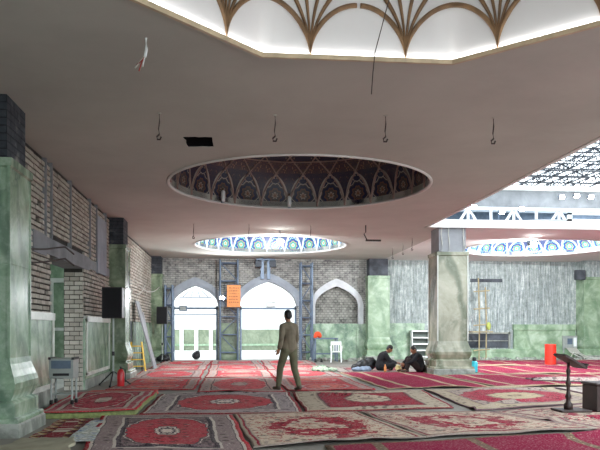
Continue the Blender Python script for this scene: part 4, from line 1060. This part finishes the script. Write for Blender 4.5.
# folded beige sheet in the corner
rug([(-2.55, 8.85), (-1.85, 8.5), (-1.6, 7.3), (-2.55, 7.3)], 'folded beige sheet lying in the bottom left corner', plain('beige_sheet', '#9a957f', .95, 0, .2, 5), z0=.02, thick=.03, wav=.02, name='sheet', seed=3, cat='sheet', edge_w=.03)
rug([(-2.03, 10.5), (-1.86, 10.6), (-1.62, 8.6), (-1.95, 8.55)], 'pale bluish cloth lying between the kilim and the dark bordered carpet', M_bluecloth, z0=.012, thick=.008, wav=.012, name='cloth', seed=8, cat='cloth', edge_w=.008)
# second row
rug([(-3.12, 14.35), (-1.5, 14.65), (-1.5, 11.25), (-2.9, 10.9)], 'thick green patterned mat under the red carpet by the trolley', plain('green_mat', '#77804f', .95, 0, .35, 18), z0=0, thick=.075, name='mat', seed=21, cat='mat')
carpet([(-3.1, 14.35), (-1.5, 14.65), (-1.48, 11.3), (-2.9, 10.95)], 'red and cream carpet laid on the green mat beside the trolley', '#9c3444', '#9a4552', CREAM, '#b3a79b', guard='#6a2330', edge='#b02033', bw=.3, wear=.3, z0=.085)
carpet([(-1.42, 14.75), (1.25, 14.9), (1.18, 11.3), (-1.42, 11.32)], 'red medallion carpet with a grey border before the walking man', '#a83d45', '#8f8383', '#5a5057', '#c8bdb2', spandrel='#857a7a', guard='#4a4047', edge='#7c1f2b', bw=.45, wear=.32, z0=.002, folds=[(-.1, 14.68, 2, 2.6, .03, .06)])
carpet([(1.3, 14.92), (4.2, 15.1), (3.85, 11.75), (1.22, 11.35)], 'red carpet with a long cream medallion and a fold, right of the walking man', '#881a30', '#a09381', '#8a7a6c', '#b0a28e', 'oval', guard='#5f3a42', edge='#7c1f2b', bw=.5, wear=.22, floral=.2, z0=.003, folds=[(2.2, 13.9, -28, 1.9, .06, .07), (2.6, 11.75, 8, 2.4, .035, .06)])
carpet([(4.3, 15.3), (7.3, 15.5), (7.3, 12.5), (4.05, 11.3)], 'cream carpet with a red oval medallion in front of the onyx pillar', '#8a2439', '#988a78', '#8f7f6a', '#a0957a', 'oval', spandrel='#8f847a', guard='#6d545a', bw=.42, wear=.3, floral=.3, z0=.004, folds=[(5.0, 12.2, 38, 3.0, .06, .09), (6.2, 15.1, 4, 2.6, .05, .09)])
carpet([(7.4, 15.5), (10.4, 15.6), (10.4, 12.2), (7.4, 12.6)], 'grey and red carpet behind the dark wooden box', '#8f3a4a', '#9d938b', CREAM, '#8d8279', guard='#6d545a', bw=.4, wear=.4, z0=.004)
# third and further rows, left aisle
carpet([(-3.0, 15.55), (-1.6, 15.75), (-1.5, 14.85), (-3.05, 14.55)], 'bright red strip of carpet behind the trolley', '#c01f2e', '#b52531', '#9c2430', '#c96a5c', 'stripe', wear=.1, z0=.004)
cols = [(-2.72, -.78), (-.72, 1.18), (1.24, 3.2)]
rows = [(15.75, 19.3), (19.4, 22.8), (22.9, 26.2), (26.3, 29.5)]
lbs = [['red carpet beyond the red strip, first in the left column', 'red carpet, second in the left column towards the left doorway', 'red carpet, third in the left column towards the left doorway', 'red carpet lying before the left bright doorway'],
       ['red carpet just behind the walking man, first in the middle column', 'red carpet, second in the middle column towards the doorways', 'red carpet, third in the middle column towards the doorways', 'red carpet lying before the scaffold between the doorways'],
       ['pale red carpet behind the walking man on the right', 'faded red carpet under the crumpled green cloth', 'faded red carpet between the green cloth and the middle doorway', 'red carpet lying before the middle doorway and the table']]
pal = [('#b8414a', '#94807c', '#c06a60', '#a89892'), ('#b23c48', '#92827f', '#94706c', '#a3948c'), ('#bc4a52', '#9c8883', '#b5928a', '#a89890'), ('#bf424b', '#a38f89', '#c2877c', '#ada098')]  # reds lightened in the colour, standing in for sheen from the doorways
for ci, (xa, xb) in enumerate(cols):
    for ri, (ya, yb) in enumerate(rows):
        f, b, m_, a = pal[(ci*2+ri) % 4]; j = .05*math.sin(ci*3+ri*5)
        if ci == 1 and ri == 0: ya = 15.1
        if ci == 2 and ri == 0: ya = 15.25
        carpet([(xa+j, yb), (xb+j, yb+j), (xb+j*.5, ya-j), (xa+j*.5, ya)], lbs[ci][ri], f, b, m_, a, 'multi' if (ci+ri) % 2 == 0 else 'medallion', guard='#5a474b', edge='#a31f2e', bw=.3, wear=.5, z0=.002+.001*((ci+ri) % 3), nx=40, ny=40, folds=[(xa+1, ya+.1, 3, 1.8, .03, .07)] if ri == 0 else ())
# magenta prayer carpets
for cs, lb in (([(3.35, 21.4), (6.0, 21.4), (6.05, 15.75), (3.5, 15.5)], 'magenta striped prayer carpet in front of the sitting men'), ([(6.12, 19.95), (12.2, 19.9), (12.2, 15.85), (6.16, 15.8)], 'magenta striped prayer carpet in front of the onyx pillar'),
        ([(12.25, 19.9), (17.3, 19.9), (17.3, 15.85), (12.25, 15.85)], 'magenta striped prayer carpet at the right edge beyond the reading stand'), ([(7.6, 24.6), (17.3, 24.6), (17.3, 20.0), (7.6, 20.0)], 'magenta striped prayer carpet behind the onyx pillar'),
        ([(7.8, 28.6), (17.3, 28.6), (17.3, 24.7), (7.8, 24.7)], 'farthest magenta striped prayer carpet under the red barrel')):
    carpet(cs, lb, MAG, '#b9a888', '#7d1d3c', '#a08a72', 'stripe', wear=.12, z0=.001, folds=[(cs[3][0]+2, cs[3][1]+.12, 3, 3.2, .05, .1)])
carpet([(3.4, 24.6), (6.3, 24.6), (6.0, 21.5), (3.4, 21.5)], 'grey red carpet the sitting men rest on', '#84424a', '#8a827c', '#6b5f60', '#9c9288', guard='#4a4044', bw=.4, wear=.4, z0=.002)
# folded carpet edges lying over the prayer carpets
carpet([(8.0, 18.2), (12.6, 17.2), (12.4, 16.3), (7.8, 17.2)], 'rumpled pale carpet strip across the magenta prayer carpet behind the reading stand', '#a79b92', '#9c8f88', '#8d4a56', '#8d827d', 'floral', guard='#3f3a3f', edge='#3a3236', bw=.15, wear=.4, z0=.02, folds=[(10, 17.2, -12, 4.5, .09, .16)], edge_w=.06)
# rubble and dust along the foot of the back wall
g = MB(); _q = random.Random(12)
for i in range(420):
    x = _q.uniform(7.6, 17.0) if i > 120 else _q.uniform(3.4, 6.0); y = _q.uniform(28.75, 30.1); s_ = _q.uniform(.02, .09)
    if 5.7 < x < 7.1 or x > 15.3 or 4.8 < x < 5.75 and y > 29.9 or x < 4.55 and y < 29.3 or 8.2 < x < 9.4 and y < 29.5: continue
    g.obox(Matrix.Translation((x, y, s_*.5)) @ Matrix.Rotation(_q.uniform(0, 3), 4, Vector((_q.random(), _q.random(), _q.random()+.1)).normalized()), s_, s_*.7, s_*.5)
o = g.build('rubble', M_greymarble); tag(o, 'grey rubble and dust scattered along the foot of the back wall', 'rubble', kind='stuff')

# ================================================================ PEOPLE
SKIN = plain('skin', '#9a6b50', .55, 0, .06); HAIR = plain('hair', '#14110f', .6, 0, .2)
def person(label, loc, rot, J, cloth_top, cloth_leg, shoe_m, head_dir, bulk=1.0, group=None):
    r = thing('person', label, 'person', loc, rot, group)
    V = {k: Vector(v) for k, v in J.items()}
    hd = Vector(head_dir).normalized(); up = (V['head']-V['neck']).normalized(); sd = hd.cross(up).normalized(); hd = up.cross(sd).normalized()*1.0
    q = Matrix((sd, hd, up)).transposed().to_quaternion()
    H = V['head']
    def hp(x, y, z): return H + sd*x + hd*y + up*z
    b = MB()
    b.ell(H, (.072, .092, .112), 18, 12, q); b.ell(hp(0, .035, -.06), (.05, .055, .055), 14, 9, q)           # skull, jaw
    b.cap(hp(0, .09, .012), hp(0, .112, -.022), .011, .016, 8); b.ell(hp(0, .08, .03), (.05, .018, .012), 10, 7, q)   # nose, brow
    for s in (-1, 1): b.ell(hp(s*.074, -.005, -.005), (.012, .022, .032), 10, 7, q)
    b.ell(hp(0, .088, -.052), (.024, .012, .009), 10, 7, q); b.ell(hp(0, .08, -.088), (.022, .018, .016), 10, 7, q)
    b.cap(V['neck']-up*.05, H-up*.06, .055, .052)
    b.cap(V['pelvis'], V['chest'], .12, .13); b.cap(V['chest'], V['neck']-up*.03, .12, .05)
    for s in 'LR':
        b.cap(V['neck']-up*.05, V['sh'+s], .05, .05); b.cap(V['sh'+s], V['el'+s], .046, .038); b.cap(V['el'+s], V['wr'+s], .038, .026)
        b.cap(V['hip'+s], V['kn'+s], .075, .052); b.cap(V['kn'+s], V['an'+s], .052, .036); b.cap(V['an'+s], V['to'+s], .036, .028)
        # hand: palm, four fingers and a thumb from the side of the palm
        w = V['wr'+s]; f = (w-V['el'+s]).normalized(); f = Vector(J.get('hand'+s, f)).normalized()
        o_ = f.cross(hd if abs(f.dot(hd)) < .9 else up).normalized(); nrm = o_.cross(f).normalized(); sg = 1 if s == 'L' else -1
        for k in range(3): b.cap(w+f*.01+o_*(k-1)*.018, w+f*.085+o_*(k-1)*.026, .017, .014, 8)
        for k, ln in enumerate((.062, .075, .07, .055)):
            a0 = w+f*.085+o_*(k-1.5)*.021; a1 = a0+f*ln*.5+nrm*.006; a2 = a1+f*ln*.42+nrm*.022
            b.cap(a0, a1, .0095, .009, 7); b.cap(a1, a2, .009, .0075, 7)
        t0 = w+f*.03-o_*.03; t1 = t0+f*.035-o_*.028+nrm*.012; b.cap(t0, t1, .013, .0105, 7); b.cap(t1, t1+f*.032-o_*.004+nrm*.01, .0105, .009, 7)
    o = b.build('body', SKIN, r, local=True); bake(o, .0065, 3)
    # hair
    h = MB(); h.ell(hp(0, -.02, .035), (.083, .094, .095), 18, 12, q); h.ell(hp(0, -.045, -.02), (.078, .062, .07), 16, 10, q)
    bake(h.build('hair', HAIR, r, local=True), .008, 2)
    for s in (-1, 1): MB().ell(hp(s*.03, .084, .012), (.012, .008, .007), 10, 7, q).build('eye', M_black, r, local=True)
    # jacket
    j = MB(); B = bulk
    j.ell(V['chest'], (.18*B, .125*B, .2), 16, 10, (V['neck']-V['pelvis']).to_track_quat('Z', 'Y'))
    j.cap(V['pelvis']+Vector((0,0,.02)), V['chest'], .15*B, .15*B); j.cap(V['chest'], V['neck']-up*.05, .13*B, .06)
    for s in 'LR':
        j.cap(V['hip'+s]+Vector((0,0,.03)), V['chest'], .115*B, .11*B)
        j.cap(V['neck']-up*.04, V['sh'+s], .062, .068*B); j.cap(V['sh'+s], V['el'+s], .068*B, .058*B); j.cap(V['el'+s], V['wr'+s]-(V['wr'+s]-V['el'+s]).normalized()*.03, .058*B, .045*B)
        j.cap(V['sh'+s]*.6+V['chest']*.4, V['chest'], .09*B, .11*B)
    j.cyl(V['neck']-up*.07, V['neck']+up*.0, .075, .066, 14)
    o = j.build('jacket', cloth_top, r, local=True); bake(o, .012, 3)
    t = MB()
    t.cap(V['hipL'], V['hipR'], .115*B, .115*B); t.cap(V['pelvis'], V['pelvis']+Vector((0,0,.08)), .13*B, .13*B)
    for s in 'LR': t.cap(V['hip'+s], V['kn'+s], .105*B, .078*B); t.cap(V['kn'+s], V['an'+s]+(V['kn'+s]-V['an'+s]).normalized()*.03, .078*B, .06*B)
    o = t.build('trousers', cloth_leg, r, local=True); bake(o, .012, 3)
    for s in 'LR':
        m = MB(); d = (V['to'+s]-V['an'+s]); fl_ = Vector((d.x, d.y, 0)).normalized(); a = V['an'+s]
        m.cap(a+Vector((0,0,-.03))-fl_*.03, V['to'+s], .045, .036); m.cap(a+Vector((0,0,-.045))-fl_*.05, V['to'+s]+fl_*.03, .03, .03); m.cap(a, a+Vector((0,0,-.04)), .05, .045)
        bake(m.build('shoe', shoe_m, r, local=True), .01, 2)
    return r
KH = plain('khaki_cloth', '#6f6655', .95, 0, .18, 6); KHT = plain('olive_trousers', '#62604a', .95, 0, .2, 6)
BLK = plain('black_cloth', '#1b1b1f', .95, 0, .3, 6); DK = plain('dark_brown_cloth', '#2c2220', .95, 0, .25, 6)
SHOE = plain('shoe_leather', '#4a3c30', .6)
# walking away towards the doorways, mid-stride
person('man in a khaki jacket and olive trousers walking away over the carpets', (1.28, 15.2, .03), R(28), dict(
    pelvis=(0, 0, .93), chest=(0, .02, 1.27), neck=(0, .03, 1.49), head=(0, .06, 1.63),
    shL=(-.165, .02, 1.39), shR=(.165, .02, 1.39), elL=(-.235, -.06, 1.13), elR=(.235, .06, 1.13), wrL=(-.25, .02, .91), wrR=(.24, .19, .92),
    hipL=(-.09, 0, .90), hipR=(.09, 0, .90), knL=(-.12, .17, .50), knR=(.11, -.04, .48), anL=(-.14, .22, .085), anR=(.13, -.2, .10), toL=(-.15, .37, .035), toR=(.14, -.06, .035)),
    KH, KHT, SHOE, (0, 1, -.05), 1.0)
# sitting cross-legged, leaning towards the other man
person('man in black sitting cross-legged on the floor, leaning towards the packet', (4.78, 22.0, .03), R(0), dict(
    pelvis=(0, 0, .13), chest=(.08, -.02, .43), neck=(.2, -.03, .60), head=(.29, -.05, .69),
    shL=(.12, -.2, .52), shR=(.15, .17, .53), elL=(.26, -.27, .30), elR=(.33, .2, .32), wrL=(.47, -.16, .25), wrR=(.5, .1, .25), handL=(1, .2, -.1), handR=(1, -.2, -.1),
    hipL=(.02, -.1, .13), hipR=(.02, .1, .13), knL=(.34, -.32, .2), knR=(.34, .3, .2), anL=(.36, .06, .08), anR=(.28, -.08, .1), toL=(.3, .2, .06), toR=(.24, -.22, .07)),
    BLK, BLK, SHOE, (1, -.25, -.2), 1.15, 'men sitting on the floor')
# sitting with drawn-up knees, facing the first man
person('man in black with bare head sitting with drawn-up knees against the onyx pillar', (5.86, 21.25, .03), R(0), dict(
    pelvis=(0, 0, .13), chest=(-.08, .0, .42), neck=(-.15, 0, .58), head=(-.21, -.01, .68),
    shL=(-.12, .18, .51), shR=(-.10, -.19, .51), elL=(-.34, .24, .36), elR=(-.30, -.25, .33), wrL=(-.5, .1, .27), wrR=(-.5, -.12, .24), handL=(-1, -.2, -.2), handR=(-1, .2, -.2),
    hipL=(-.02, .1, .13), hipR=(-.02, -.1, .13), knL=(-.34, .15, .40), knR=(-.38, -.14, .36), anL=(-.5, .13, .09), anR=(-.46, -.16, .09), toL=(-.64, .12, .04), toR=(-.6, -.18, .04)),
    BLK, DK, SHOE, (-1, -.3, -.25), 1.15, 'men sitting on the floor')
